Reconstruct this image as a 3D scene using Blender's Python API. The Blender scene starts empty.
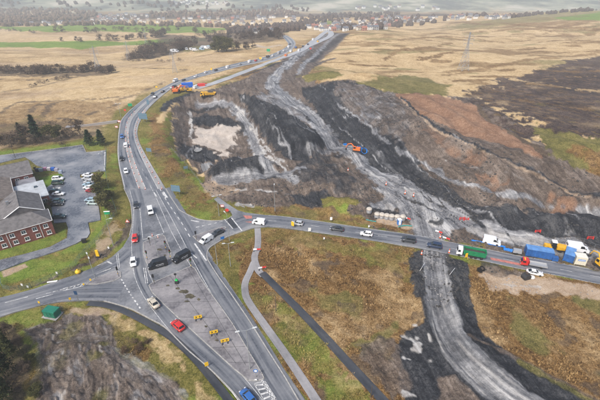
import bpy, bmesh, math, random
import numpy as np
from mathutils import Vector, Matrix
from mathutils.geometry import delaunay_2d_cdt
random.seed(7); rng = np.random.default_rng(7)
scene = bpy.context.scene
C = scene.collection
R = math.radians

# ------------------------------------------------------------------ camera, sky, sun, exposure
CAM_H, TILT, FPX = 75.0, R(30.0), 400.0
cam_data = bpy.data.cameras.new('camera')
cam_data.sensor_width = 36.0; cam_data.lens = 24.0
cam_data.clip_start = 0.5; cam_data.clip_end = 12000
cam = bpy.data.objects.new('camera', cam_data); C.objects.link(cam)
cam.location = (0, 0, CAM_H); cam.rotation_euler = (R(90) - TILT, 0, 0)
scene.camera = cam

SUN_EL, SUN_AZ = R(48), R(215)          # azimuth clockwise from +Y
world = bpy.data.worlds.new('World'); scene.world = world; world.use_nodes = True
wn = world.node_tree.nodes; wl_ = world.node_tree.links
sky = wn.new('ShaderNodeTexSky'); sky.sky_type = 'NISHITA'; sky.sun_disc = False
sky.sun_elevation = SUN_EL; sky.sun_rotation = SUN_AZ
sky.air_density = 1.0; sky.dust_density = 4.0; sky.ozone_density = 0.6
bg = wn['Background']; bg.inputs['Strength'].default_value = 0.082
wl_.new(sky.outputs['Color'], bg.inputs['Color'])
sun_d = bpy.data.lights.new('sun', 'SUN'); sun_d.energy = 1.5; sun_d.angle = R(10); sun_d.color = (1.0, 0.97, 0.93)
sun = bpy.data.objects.new('sun', sun_d); C.objects.link(sun)
sdir = Vector((math.sin(SUN_AZ) * math.cos(SUN_EL), math.cos(SUN_AZ) * math.cos(SUN_EL), math.sin(SUN_EL)))
sun.rotation_euler = (-sdir).to_track_quat('-Z', 'Y').to_euler(); sun.location = (0, -50, 300)
vs = scene.view_settings
vs.view_transform = 'Standard'; vs.look = 'None'; vs.gamma = 1.0; vs.use_curve_mapping = False
vs.exposure = 1.12
scene.render.engine = 'CYCLES'
scene.cycles.use_denoising = True; scene.cycles.denoising_prefilter = 'NONE'
scene.cycles.max_bounces = 5; scene.cycles.diffuse_bounces = 2; scene.cycles.glossy_bounces = 2
scene.cycles.transmission_bounces = 2; scene.cycles.volume_bounces = 2; scene.cycles.transparent_max_bounces = 6

# ------------------------------------------------------------------ numeric helpers
def hash2(ix, iy, s):
    n = (ix.astype(np.int64) * 374761393 + iy.astype(np.int64) * 668265263 + s * 974711) & 0xffffffff
    n = ((n ^ (n >> 13)) * 1274126177) & 0xffffffff
    return ((n ^ (n >> 16)) & 0xffffff) / float(0xffffff)
def vnoise(x, y, s=0):
    x = np.asarray(x, float); y = np.asarray(y, float)
    ix = np.floor(x); iy = np.floor(y); fx = x - ix; fy = y - iy
    fx = fx * fx * (3 - 2 * fx); fy = fy * fy * (3 - 2 * fy)
    a = hash2(ix, iy, s); b = hash2(ix + 1, iy, s); c = hash2(ix, iy + 1, s); d = hash2(ix + 1, iy + 1, s)
    return (a + (b - a) * fx) * (1 - fy) + (c + (d - c) * fx) * fy - 0.5
def fbm(x, y, s=0, o=4):
    v = 0; a = 1.0; f = 1.0
    for k in range(o):
        v = v + a * vnoise(x * f + 17.3 * k, y * f - 9.1 * k, s + k); a *= 0.5; f *= 2.03
    return v
def sstep(a, b, x):
    t = np.clip((x - a) / (b - a), 0, 1); return t * t * (3 - 2 * t)
def poly_sd(poly, x, y, pad=1e9):
    """signed distance to a closed polygon, positive inside; far points get -pad"""
    poly = np.asarray(poly, float); out = np.full(x.shape, -float(pad))
    lo = poly.min(0) - pad; hi = poly.max(0) + pad
    m = (x > lo[0]) & (x < hi[0]) & (y > lo[1]) & (y < hi[1])
    if not m.any(): return out
    xs = x[m]; ys = y[m]; d2 = np.full(xs.shape, 1e18); ins = np.zeros(xs.shape, bool)
    n = len(poly)
    for i in range(n):
        ax, ay = poly[i]; bx, by = poly[(i + 1) % n]
        ex, ey = bx - ax, by - ay; L = ex * ex + ey * ey + 1e-12
        t = np.clip(((xs - ax) * ex + (ys - ay) * ey) / L, 0, 1)
        d2 = np.minimum(d2, (xs - ax - t * ex) ** 2 + (ys - ay - t * ey) ** 2)
        c = (ay > ys) != (by > ys)
        ins ^= c & (xs < (bx - ax) * (ys - ay) / (by - ay if by != ay else 1e-12) + ax)
    d = np.sqrt(d2); out[m] = np.where(ins, d, -d)
    return out
def line_sd(line, x, y, pad):
    """distance, signed lateral and arc length along a polyline"""
    line = np.asarray(line, float); D = np.full(x.shape, 1e9); U = np.zeros(x.shape); V = np.zeros(x.shape)
    lo = line.min(0) - pad; hi = line.max(0) + pad
    m = (x > lo[0]) & (x < hi[0]) & (y > lo[1]) & (y < hi[1])
    if not m.any(): return D, U, V
    xs = x[m]; ys = y[m]; d = np.full(xs.shape, 1e9); u = np.zeros(xs.shape); v = np.zeros(xs.shape); s = 0.0
    for i in range(len(line) - 1):
        ax, ay = line[i]; bx, by = line[i + 1]; ex, ey = bx - ax, by - ay; L = math.hypot(ex, ey) + 1e-9
        t = np.clip(((xs - ax) * ex + (ys - ay) * ey) / L ** 2, 0, 1)
        dd = np.hypot(xs - ax - t * ex, ys - ay - t * ey)
        k = dd < d; d[k] = dd[k]
        u[k] = (((xs - ax) * ey - (ys - ay) * ex) / L)[k]; v[k] = (s + t * L)[k]; s += L
    D[m] = d; U[m] = u; V[m] = v
    return D, U, V
def smooth_line(pts, n=6):
    """Catmull-Rom through the points"""
    p = [np.asarray(q, float) for q in pts]; p = [2 * p[0] - p[1]] + p + [2 * p[-1] - p[-2]]; out = []
    for i in range(1, len(p) - 2):
        for k in range(n):
            t = k / n; a, b, c, d = p[i - 1], p[i], p[i + 1], p[i + 2]
            out.append(0.5 * (2 * b + (c - a) * t + (2 * a - 5 * b + 4 * c - d) * t * t + (3 * b - a - 3 * c + d) * t ** 3))
    out.append(p[-2]); return [tuple(q) for q in out]

# ------------------------------------------------------------------ lie of the land
XR = ([0, 100, 178, 262, 317, 396, 520, 640, 5000], [-60, -70, -81, -99, -90, -66, -18, 10, 10])
def macro(x, y):
    x = np.asarray(x, float); y = np.asarray(y, float)
    u = x - np.interp(y, *XR)
    w = sstep(-15, -150, u)                                        # the fields west of the road fall away
    left = -0.05 * np.clip(y - 210, 0, 950)
    right = -38 * sstep(470, 1080, y) * sstep(520, 180, x) - 30 * sstep(650, 1050, y) * sstep(180, 520, x) + 24 * np.exp(-(((x - 780) / 260) ** 2 + ((y - 930) / 190) ** 2))
    z = w * left + (1 - w) * right
    far = sstep(1150, 1500, y)
    z = z * (1 - far) + far * -58
    z = z + 0.085 * np.clip(y - 1650, 0, 1400) + 0.03 * np.clip(y - 3050, 0, 4000)
    z = z + sstep(1500, 2600, y) * 55 * fbm(x / 900, y / 700, 31, 3)
    z = z + (sstep(230, 420, y)) * (1 - far) * 8 * fbm(x / 120, y / 120, 5, 3) * sstep(25, 90, np.abs(u))
    return z
GX0, GY0, GN, GM = -270.0, 10.0, 760, 690                           # one-metre relief grid of the works
relief = np.zeros((GM, GN))
def height(x, y):
    x = np.asarray(x, float); y = np.asarray(y, float)
    gx = np.clip(x - GX0, 0, GN - 1.001); gy = np.clip(y - GY0, 0, GM - 1.001)
    ix = gx.astype(int); iy = gy.astype(int); fx = gx - ix; fy = gy - iy
    r = (relief[iy, ix] * (1 - fx) + relief[iy, ix + 1] * fx) * (1 - fy) + (relief[iy + 1, ix] * (1 - fx) + relief[iy + 1, ix + 1] * fx) * fy
    return macro(x, y) + r
def hz(x, y): return float(height(np.array([x]), np.array([y]))[0])
YS = np.geomspace(22, 5200, 900)
def survey(px, py):
    """ground position (metres) of a spot read off the photograph, on the land as built"""
    a = (px - 300.0) / FPX; b = (py - 200.0) / FPX
    fh = math.cos(TILT) - b * math.sin(TILT); dn = math.sin(TILT) + b * math.cos(TILT)
    xs = YS * a / fh; zs = CAM_H - YS * dn / fh
    g = zs - height(xs, YS); k = int(np.argmax(g < 0))
    if k == 0: k = len(YS) - 1
    t = g[k - 1] / (g[k - 1] - g[k] + 1e-12); yy = YS[k - 1] + t * (YS[k] - YS[k - 1])
    return (float(yy * a / fh), float(yy))
def S(pts): return [survey(*p) for p in pts]

# road outlines first (flat ground), so the relief can keep clear of them
MAIN_L = [(124,188.5),(122,179.5),(119,166),(117.5,152.5),(118,139),(119,129.5),(121,120.5),(127,113),(136,105),(149.5,95),(160,89),(174,82),(190,76.5),(212,69.5),(237,63),(262,57.5),(281,50),(288,44.5),(285,39.5),(281,35.5)]
MAIN_R = [(166,189),(160.5,180),(152.5,166.5),(145,153.5),(139,141),(137.5,130),(141,119.5),(147,110.5),(155,102),(165.5,93),(175,86.5),(187,81),(200,77),(217,72.5),(240,66.5),(266,61),(287,53),(295.5,45),(293,39),(286,35)]
mainL = smooth_line(S(MAIN_L), 5); mainR = smooth_line(S(MAIN_R), 5)
JUNCTION = S([(124,188.5),(128,197),(130.6,204),(132,215),(132,225),(129.5,236),(123,247),(112,257),(95,267),(75,275),(55,281.5),(40,287),(22,293),(0,298),(-60,312),(-60,330),(0,317),(15,312),(42,305),(62,301.5),(84.5,300.4),(104,301),(121,305.7),(133.5,310),(150,319),(165,327.5),(187.5,350),(207.5,367),(225,384),(237.5,398),(262,430),(300,490),
  (352,490),(325,445),(297.5,399),(285,377.5),(267.5,350),(250,322),(239,305.7),(231,294),(219,277.6),(209,262),(207,257),(207.5,252),(210,247.5),(218.5,242),(227,237),(238,233),(253.5,228),(267.5,226.8),(280,227.5),(300,230),(332,234.5),(375,240.5),(400,245),(420,248.3),(450,253.3),(482,260),(520,267.7),(550,272),(600,281),(680,296),
  (680,287),(600,274),(562.5,266),(540,261),(520,257.5),(484,250.3),(455,246.5),(440,243.5),(410,236),(375,230.3),(337,225),(300,220),(280,216.5),(264,215),(245,212.5),(238,210.5),(227,203.5),(218,197),(214,199),(222,206),(231,212),(232.5,216),(225.5,220),(211.5,221),(199,219.4),(190.5,216),(180,210.5),(177,206.5),(170,196),(166,189)])
CARPARK = S([(-40,163),(0,155.5),(37.5,151),(82.5,145),(86,152.5),(106,150.5),(105.5,171),(96,171.5),(80,174.5),(80,177.5),(94,177.5),(97,195),(100.5,220),(88,222.5),(90,233),(87.5,237.5),(76,243.5),(62.5,249),(45,255),(30,259.5),(0,271),(-40,285),(-40,272),(0,260),(25,254),(50,247),(67,238),(68,228),(66,222),(54,223),(51,205),(48,196),(46,188),(52,184),(63,184),(65,178),(60,172),(45,168),(36,165),(30,160),(25,157),(0,163),(-40,171)])

PATHS = [([(257.5,228.5),(258,238),(257.5,247.5),(254.5,258),(258,270),(263.5,276)], 2.0, 0, 'narrow grey footpath leaving the side road'),
  ([(262,273),(268,279),(290,301),(300,311),(325,337.5),(350,365),(375,392),(400,420),(440,470)], 2.1, 1, 'straight dark tarmac footpath through the rough field'),
  ([(254,262),(250,272),(245.5,282),(245,291),(248,301),(263,323),(283,351),(300,376),(317,402),(350,455)], 1.9, 0, 'pale winding footpath beside the main road'),
  ([(88,303.5),(104,305),(121,310),(140,319),(150,324.5),(163,332),(176,341),(196,360),(212,379),(229,401),(262,450)], 1.7, 1, 'dark footpath along the corner plot')]
PATHW = [smooth_line(S(p_[0]), 5) for p_ in PATHS]
# relief of the works
gx, gy = np.meshgrid(np.arange(GN) + GX0, np.arange(GM) + GY0)
def raise_poly(px, amp, soft, off=0.0):
    global relief
    sd = poly_sd(S(px), gx, gy, soft * 1.5 + 20)
    relief = relief + amp * sstep(off - soft / 2, off + soft / 2, sd)
acc = []
def add_poly(world, amp, soft):
    acc.append(amp * sstep(-soft / 2, soft / 2, poly_sd(world, gx, gy, soft + 20)))
add_poly(S([(174,112),(186,100),(205,97),(236,103),(256,125),(268,160),(240,168),(205,172),(186,158),(176,140)]), -6.5, 14)     # excavated basin
add_poly(S([(205,172),(215,163),(240,157),(262,160),(272,170),(250,178),(215,182)]), 6.0, 9)                                   # heap in front of it
add_poly(S([(186,150),(205,148),(215,158),(200,164),(186,160)]), 3.5, 6)
add_poly(S([(240,95),(256,96),(306,123),(334,143),(312,158),(291,156),(272,138),(254,116)]), 6.0, 9)                          # dark tip west of the haul road
add_poly(S([(300,84),(345,79),(392,91),(440,95),(520,95),(760,140),(760,215),(600,203),(520,198),(470,190),(430,172),(395,150),(360,125),(325,100)]), 11.0, 38)   # cutting face up to the moor
add_poly(S([(335,165),(360,178),(385,196),(340,196),(300,192),(310,175)]), 2.2, 8)
for c in [((478,216),(500,212),(520,221),(505,228),(485,224)), ((528,226),(560,221),(600,226),(640,236),(600,240),(550,236)), ((560,212),(600,208),(640,214),(600,220))]:
    add_poly(S(c), 3.4, 6)
add_poly(S([(355,92),(380,83),(420,80),(450,90),(430,97),(395,95)]), 3.0, 20)                                                  # grassy knoll
add_poly(S([(416,262),(424,258),(428,300),(432,335),(420,330),(414,290)]), 2.0, 4)                                              # banks of the lower haul road
add_poly(S([(446,262),(458,258),(456,300),(470,335),(520,380),(580,430),(560,440),(490,385),(456,345),(446,300)]), 1.6, 5)
add_poly(S([(330,205),(365,203),(372,212),(340,215),(320,212)]), 1.8, 5)
for a_ in acc: relief = relief + a_
keep = poly_sd(JUNCTION, gx, gy, 40)
mainpoly = list(mainL) + list(mainR)[::-1]
keep = np.maximum(keep, poly_sd(mainpoly, gx, gy, 40)); keep = np.maximum(keep, poly_sd(CARPARK, gx, gy, 40))
site0 = S([(168,104),(186,97),(212,88),(250,75),(292,55),(312,50),(306,70),(300,80),(345,79),(392,91),(440,95),(600,130),(760,160),(760,260),(600,262),(480,243),(400,228),(330,205),(240,205),(200,185),(170,150)])
rough = sstep(-10, 15, poly_sd(site0, gx, gy, 40))
BU = 0.97 * gx + 0.245 * gy + 7 * fbm(gx / 50, gy / 50, 71, 3); BV = -0.245 * gx + 0.97 * gy
ridged = 1 - 2 * np.abs(fbm(BU / 15, BV / 60, 77, 4))
bench = np.abs(((BU / 11.0) % 1.0) - 0.5) * 2
relief = relief + rough * (1.8 * fbm(gx / 17, gy / 17, 3, 4) + 1.5 * ridged + 1.0 * fbm(gx / 4.5, gy / 4.5, 8, 3) + 0.9 * sstep(0.25, 0.75, bench) * sstep(10, 50, gx))
relief = relief + 0.5 * fbm(gx / 14, gy / 14, 12, 3)
for pw in PATHW: keep = np.maximum(keep, 1.0 - line_sd(pw, gx, gy, 30)[0])
relief *= 1 - sstep(-13, -2.5, keep)
edge = np.minimum(np.minimum(gx - GX0, GX0 + GN - gx), GY0 + GM - gy); relief *= sstep(2, 60, edge)

# ------------------------------------------------------------------ materials
def new_mat(name):
    m = bpy.data.materials.new(name); m.use_nodes = True
    nt = m.node_tree; return m, nt, nt.nodes['Principled BSDF']
MATS = {}
def mat(name, col, rough=0.6, metal=0.0, var=0.12, scale=6.0, coat=0.0, bump=0.0, spec=0.5):
    """plain paint, plastic, stone ... with a mottled base colour"""
    if name in MATS: return MATS[name]
    m, nt, b = new_mat(name); N = nt.nodes; L = nt.links
    tc = N.new('ShaderNodeTexCoord'); nz = N.new('ShaderNodeTexNoise'); nz.inputs['Scale'].default_value = scale; nz.inputs['Detail'].default_value = 4
    L.new(tc.outputs['Object'], nz.inputs['Vector'])
    rp = N.new('ShaderNodeValToRGB'); rp.color_ramp.elements[0].position = 0.3; rp.color_ramp.elements[1].position = 0.7
    rp.color_ramp.elements[0].color = tuple(max(0, c * (1 - var)) for c in col) + (1,); rp.color_ramp.elements[1].color = tuple(min(1, c * (1 + var)) for c in col) + (1,)
    L.new(nz.outputs['Fac'], rp.inputs['Fac']); L.new(rp.outputs['Color'], b.inputs['Base Color'])
    b.inputs['Roughness'].default_value = rough; b.inputs['Metallic'].default_value = metal; b.inputs['Coat Weight'].default_value = coat
    b.inputs['Specular IOR Level'].default_value = spec
    if bump:
        bp = N.new('ShaderNodeBump'); bp.inputs['Strength'].default_value = bump; bp.inputs['Distance'].default_value = 0.1
        L.new(nz.outputs['Fac'], bp.inputs['Height']); L.new(bp.outputs['Normal'], b.inputs['Normal'])
    MATS[name] = m; return m

# ------------------------------------------------------------------ what covers the ground where
ZONES = ['straw', 'green', 'verge', 'heath', 'spoil', 'mud', 'gravel', 'clay', 'orange', 'peat', 'wood', 'buff', 'white', 'hill', 'moss']
th = np.radians(np.concatenate([np.linspace(84, 12, 560), np.linspace(12, 0.95, 205)[1:]]))
rad = CAM_H / np.tan(th); az = np.radians(np.linspace(-66, 66, 980))
RR, AA = np.meshgrid(rad, az, indexing='ij'); VX = (RR * np.sin(AA)).ravel(); VY = (RR * np.cos(AA)).ravel()
VZ = height(VX, VY)
W = {z: np.zeros(VX.shape) for z in ZONES}; W['straw'][:] = 1
j1 = fbm(VX / 9, VY / 9, 41, 4); j2 = fbm(VX / 2.3, VY / 2.3, 51, 3); jbig = fbm(VX / 60, VY / 60, 61, 4)
TU = 0.97 * VX + 0.245 * VY + 7 * fbm(VX / 50, VY / 50, 71, 3); TV = -0.245 * VX + 0.97 * VY
TU0, TV0 = TU, TV
keepv = poly_sd(JUNCTION, VX, VY, 14); keepv = np.maximum(keepv, poly_sd(mainpoly, VX, VY, 14)); keepv = np.maximum(keepv, poly_sd(CARPARK, VX, VY, 14))
def paint(zone, a):
    for z in ZONES: W[z] *= 1 - a
    W[zone] += a
def zone_poly(zone, px, soft=2.0, jit=2.0, k=1.0, world=None):
    w = world if world is not None else S(px)
    sd = poly_sd(w, VX, VY, soft + jit * 2 + 5); soft = soft * np.where(VY < 420, 0.45, 1.0)
    a = sstep(-soft / 2, soft / 2, sd + jit * (j1 + 0.9 * j2)) * k; paint(zone, a); return a
def zone_line(zone, px, width, soft=1.5, jit=1.0, k=1.0, streak=False, world=None):
    global TU, TV
    w = world if world is not None else smooth_line(S(px), 4)
    d, u, v = line_sd(w, VX, VY, width + soft + jit * 2)
    soft = soft * np.where(VY < 420, 0.6, 1.0)
    a = sstep(width / 2 + soft / 2, width / 2 - soft / 2, d + jit * (j1 + 0.9 * j2)) * k; paint(zone, a)
    if streak:
        s = a > 0.02; TU = np.where(s, u, TU); TV = np.where(s, v, TV)
    return a
# far country
paint('hill', sstep(1500, 1650, VY + 160 * jbig))
paint('wood', sstep(1180, 1260, VY + 60 * jbig) * sstep(1600, 1450, VY + 100 * jbig))
zone_poly('mud', [(-60,175),(0,165),(25,158),(34,163),(48,168),(62,172),(66,180),(52,186),(48,195),(54,224),(40,240),(0,252),(-60,268)], 1, 0.5, 0.9)
zone_poly('wood', [(-80,24),(0,17),(60,15),(95,13),(95,22),(40,24),(-80,27)], 60, 40)
zone_poly('green', [(-60,27),(0,26.5),(60,25),(120,23.5),(165,24.5),(196,26.5),(232,28.5),(206,34),(150,32.5),(100,31),(50,32.5),(0,28.5)], 8, 6)
zone_poly('green', [(-60,42.5),(0,42),(60,41.5),(120,42),(150,40),(205,37.5),(208,41),(165,44),(100,46.5),(80,50),(30,47),(0,47.5),(-60,48)], 6, 4)
zone_poly('green', [(265,31),(285,29.5),(288,32.5),(268,34)], 5, 3)
zone_poly('wood', [(150,35),(200,37),(230,34),(270,30),(285,31),(287,38),(270,42),(235,45),(205,48),(180,53),(150,59),(120,60),(125,55),(145,50),(170,45)], 8, 8, 0.85)
zone_poly('wood', [(-60,66),(0,67),(40,68),(80,69),(116,67),(110,75),(75,76),(30,77),(-60,78)], 5, 6, 0.7)
zone_poly('moss', [(186,46),(215,44),(240,43),(238,47),(200,52),(180,52)], 6, 4, 0.8)
zone_poly('verge', [(445,27),(490,20),(540,14),(600,9),(700,6),(700,14),(600,19),(540,22),(470,29)], 30, 20, 0.75)
zone_poly('green', [(555,17),(600,12),(700,9),(700,16),(600,20.5),(570,20.5)], 10, 8)
zone_poly('green', [(320,20),(335,20),(333,25),(322,25)], 8, 4, 0.8)
# streaky moor: brown bands of rush and heather
dk = fbm(VX / 70, VY / 34, 91, 4); right = sstep(-10, 40, VX - np.interp(VY, *XR))
paint('heath', np.clip(sstep(0.16, 0.34, dk) * 0.75 * sstep(240, 300, VY) * sstep(1100, 900, VY) * right, 0, 1))
for pl, w_ in [([(400,24),(430,22),(470,23),(520,25),(560,28),(640,31)], 18), ([(400,40),(440,37),(480,39)], 9), ([(345,43),(365,42),(400,46)], 10), ([(500,30),(600,30),(640,31)], 12)]:
    zone_line('heath', pl, w_, 8, 8, 0.8)
zone_line('mud', [(313,66),(325,61),(335,58)], 4, 3, 2)
for pl in [[(410,50),(430,47),(450,43)], [(420,60),(440,55),(470,50)], [(480,40),(500,42),(530,40)], [(385,60),(395,52),(410,48)], [(540,42),(570,40),(600,42)]]:
    zone_line('heath', pl, 5, 4, 6, 0.85)
# rushy stream ground west of the road
zone_poly('heath', [(-60,112),(0,112),(25,103),(60,101),(118,100),(118,118),(100,126),(60,130),(0,140),(-60,140)], 8, 6, 0.6)
for pl in [[(0,113),(14,104),(20,102)], [(25,119),(35,106),(44,104)], [(42,118),(50,106),(56,103)], [(60,118),(75,118),(95,112),(118,104)], [(20,102),(60,101),(118,97)]]:
    zone_line('wood', pl, 3.0, 2, 2.5, 0.7)
zone_poly('wood', [(-60,124),(0,124),(40,120),(62,122),(100,126),(104,136),(80,142),(40,146),(0,150),(-60,156)], 5, 4, 0.55)
# verges
paint('heath', sstep(165, 140, VY) * sstep(-40, -10, VX))
paint('verge', sstep(-9, -5, keepv + 4 * j1) * sstep(330, 240, VY) * 0.95)
zone_poly('verge', [(-60,163),(0,149.5),(37,145),(80,139),(96,136),(106,140),(108,150),(86,153),(82,146),(37,152),(0,157),(-60,172)], 1.5, 1.2)
zone_poly('green', [(-60,166),(0,151.5),(37,147),(80,141),(100,141),(106,149),(88,151),(83,144.5),(37,150.5),(0,155),(-60,170)], 1.5, 1.5, 0.55)
zone_poly('verge', [(104,138),(118,125),(118,139),(117,152),(119,166),(122,180),(126,192),(130,204),(132,217),(129,236),(120,248),(98,262),(75,272),(45,283),(20,290),(3,290),(-60,300),(-60,250),(0,258),(56,234),(90,225),(100,221),(97,196),(95,172),(106,170)], 1.5, 1.5)
zone_poly('green', [(-60,290),(0,268),(30,260),(62,250),(88,239),(91,230),(91,222),(101,221),(101,200),(97,180),(104,172),(107,190),(113,205),(108,222),(99,238),(84,258),(70,268),(40,278),(8,284),(-60,300)], 2, 2.5, 0.62)
zone_poly('buff', [(100,240),(106,228),(114,222),(118,230),(112,243),(103,250)], 3, 3, 0.6)
zone_poly('mud', [(131,218),(131,228),(127,238),(119,247),(105,256),(88,265),(70,273),(50,280),(36,286),(38,282),(60,273),(80,265),(98,254),(112,246),(122,234),(126,222)], 1.5, 1.5, 0.85)
zone_poly('buff', [(2,271),(24,264),(28,267),(4,277)], 0.8, 0.3)
zone_poly('verge', [(-60,262),(0,251),(56,234),(68,224),(67,237),(50,246),(25,253),(0,259),(-60,275)], 1.2, 0.6)
zone_poly('green', [(-60,262),(0,251),(56,235),(66,226),(66,236),(50,246),(25,253),(0,259),(-60,275)], 1.2, 1.0, 0.55)
zone_poly('green', [(40,178),(62,173),(66,179),(62,183),(50,184),(45,189),(40,184)], 1, 0.6)
zone_poly('verge', [(79,175),(96,171.5),(103,175),(101,221),(97,205),(94,177.5)], 1, 0.6)
# strip between the main road and the works
zone_poly('verge', [(137,131),(142,119),(150,110),(160,101),(170,94),(180,90),(192,88),(186,96),(176,103),(172,112),(172,130),(176,148),(186,160),(203,175),(212,186),(220,196),(228,205),(234,214),(230,219),(212,221.5),(198,219.5),(185,214),(175,204),(166,189),(152,166),(143,150)], 1.5, 2.0)
zone_poly('heath', [(150,112),(160,115),(168,150),(190,180),(206,190),(212,205),(195,206),(175,190),(160,165),(150,140)], 5, 6, 0.8)
zone_poly('green', [(172,150),(190,172),(205,190),(198,186),(180,165)], 4, 4, 0.5)
zone_poly('spoil', [(158,111),(163,104),(176,97),(192,92),(210,90),(205,95),(180,103),(164,112)], 2, 2)
zone_line('straw', [(178,104),(165,113),(160,122)], 4, 3, 2)
for pl in [[(195,86),(225,77),(255,68),(280,62)]]: zone_line('verge', pl, 8, 4, 3, 0.9)
zone_line('heath', [(152,118),(157,132),(166,148),(176,165)], 2.5, 2, 1.5, 0.9)
# the works
zone_poly('mud', [(173,110),(178,102),(186,97),(212,89),(250,76),(280,61),(292,53),(302,48),(316,38),(332,32),(350,33),(338,46),(326,56),(314,67),(303,78),(320,82),(345,79),(392,91),(415,97),(500,130),(600,175),(760,195),(760,290),(600,274),(560,265),(484,250),(440,243),(410,235),(375,229),(330,216),(290,210),(240,204),(218,196),(205,178),(186,160),(175,145),(172,125)], 4, 3)
zone_poly('moss', [(297,77),(312,73),(345,75),(335,79),(305,82)], 5, 3)
zone_poly('straw', [(318,68),(345,75),(330,82),(345,80),(352,76)], 5, 3, 0.6)
zone_poly('moss', [(352,86),(372,78),(400,74),(430,78),(449,86),(447,95),(420,96),(385,92)], 8, 5, 0.85)
zone_poly('orange', [(393,94),(447,97),(476,104),(490,120),(515,133),(546,153),(543,159),(505,146),(470,137),(440,124),(415,112)], 2, 1.0)
zone_poly('mud', [(446,96),(480,98),(500,112),(530,130),(548,152),(515,134),(490,121),(476,106)], 4, 4)
zone_poly('peat', [(470,92),(500,86),(505,87),(540,80),(600,74),(700,66),(760,90),(760,150),(600,138),(560,128),(520,112),(490,104)], 6, 8, 0.92)
for yy in range(8):
    zone_line('peat', [(470 + 6*yy, 96 + 5.2*yy), (520 + 5*yy, 91 + 6.0*yy), (600, 84 + 7*yy), (760, 86 + 7.5*yy)], 5.5, 4, 5, 0.9, True)
zone_poly('peat', [(476,88),(500,79),(540,70),(600,56),(760,38),(760,75),(600,76),(540,82),(505,88)], 6, 8, 0.92)
zone_line('straw', [(512,79),(545,85),(570,88),(600,91),(760,98)], 4.5, 4, 6, 0.8); zone_line('heath', [(540,70),(580,72),(620,70)], 3, 3, 5, 0.7); zone_line('heath', [(520,100),(560,106),(620,112)], 2.5, 3, 5, 0.5)
zone_line('heath', [(450,75),(480,70),(540,58),(600,52),(760,36)], 8, 6, 6, 0.7)
zone_poly('moss', [(530,126),(560,130),(600,140),(760,160),(760,190),(600,176),(575,168),(545,152)], 6, 6, 0.8)
zone_poly('heath', [(570,150),(600,150),(760,165),(760,195),(600,180)], 5, 5, 0.6)
zone_poly('spoil', [(300,86),(345,81),(392,93),(412,125),(402,140),(420,165),(452,190),(500,205),(560,212),(600,214),(760,225),(760,250),(600,247),(520,236),(470,225),(440,205),(400,180),(372,165),(345,145),(320,118),(304,98)], 4, 3, 0.88)
zone_poly('mud', [(392,95),(430,120),(470,141),(555,184),(600,196),(760,210),(760,214),(600,208),(540,196),(490,186),(440,172),(418,155),(404,138),(414,124)], 3, 3, 0.85)
zone_line('orange', [(430,130),(445,145),(475,158)], 5, 6, 5, 0.45)
zone_poly('orange', [(480,175),(510,182),(500,192),(475,188)], 8, 8, 0.55)
zone_poly('orange', [(555,198),(600,203),(640,206),(600,210),(560,206)], 8, 6, 0.6)
zone_poly('mud', [(335,82),(392,93),(412,127),(402,142),(375,130),(350,111),(336,98)], 4, 3, 0.55)
zone_poly('gravel', [(335,82),(392,93),(412,127),(402,142),(375,130),(350,111),(336,98)], 4, 3, 0.25)
zone_line('gravel', [(338,104),(352,114),(375,132),(400,150),(430,168),(450,180),(500,195),(600,212)], 1.5, 1.2, 1.4, 0.75)
zone_line('white', [(446,161),(500,172),(540,181),(560,183)], 0.6, 0.8, 0.8, 0.4)
zone_line('buff', [(400,97),(420,117),(450,135),(480,148),(510,162),(555,184),(600,196)], 1.9, 1.2, 0.4, 0.5)
zone_line('wood', [(477,104),(482,114),(490,122),(515,135),(546,155)], 2.2, 1.2, 1.2, 0.85)
zone_line('spoil', [(401,97),(421,116),(451,134),(481,147),(511,161),(556,183),(601,195)], 1.3, 0.8, 0.3)
zone_poly('gravel', [(256,97),(275,85),(300,100),(330,130),(345,148),(330,152),(306,124)], 4, 4, 0.6)
zone_poly('spoil', [(238,94),(256,97),(306,124),(334,143),(308,161),(289,163),(270,143),(250,117)], 3, 2.5, 0.96)
zone_poly('spoil', [(287,102),(297,104),(320,122),(311,124)], 2, 1.5, 0.85)
zone_poly('spoil', [(300,160),(345,150),(360,165),(385,190),(345,196),(310,190),(290,178)], 4, 4, 0.6)
zone_poly('spoil', [(205,170),(216,163),(240,156),(262,159),(275,172),(285,184),(270,182),(250,178),(215,182)], 3, 3, 0.95)
zone_poly('spoil', [(178,140),(195,146),(215,150),(220,158),(205,163),(190,160),(180,150)], 3, 2, 0.95)
zone_poly('spoil', [(190,118),(205,114),(235,120),(250,128),(235,130),(205,126),(192,124)], 3, 3, 0.9)
zone_poly('spoil', [(185,108),(215,102),(232,105),(218,109),(195,113)], 2, 2, 0.8)
zone_poly('clay', [(196,127),(218,124),(237,128),(237,142),(230,155),(218,156),(208,148),(196,142)], 4, 4, 0.95)
zone_line('white', [(190,112),(192,125),(190,136),(197,142)], 1.2, 2.0, 2.6, 0.8)
zone_line('white', [(193,145),(200,150)], 2.0, 2.0, 2.5, 0.8)  # sky reflected in basin water, painted as a white streak
zone_poly('buff', [(204,162),(218,159),(214,164),(206,167)], 2, 1.5)
zone_poly('white', [(201,163),(213,163),(208,170),(202,170)], 1.5, 1.5, 0.9)  # white patch paints the sky's reflection on standing water
zone_poly('mud', [(205,185),(240,180),(290,178),(330,190),(345,198),(290,205),(240,202)], 3, 3, 0.95)
zone_line('white', [(238,190),(260,190),(290,195),(300,197)], 1.8, 2.0, 2.5, 0.75)
zone_line('white', [(238,204),(252,206)], 1.8, 1.6, 1.0, 0.9)
zone_poly('buff', [(205,184),(235,181),(240,190),(225,196),(212,194)], 3, 3, 0.5)
zone_poly('spoil', [(292,196),(320,193),(332,197),(320,206),(296,206)], 3, 3, 0.85)
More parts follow.
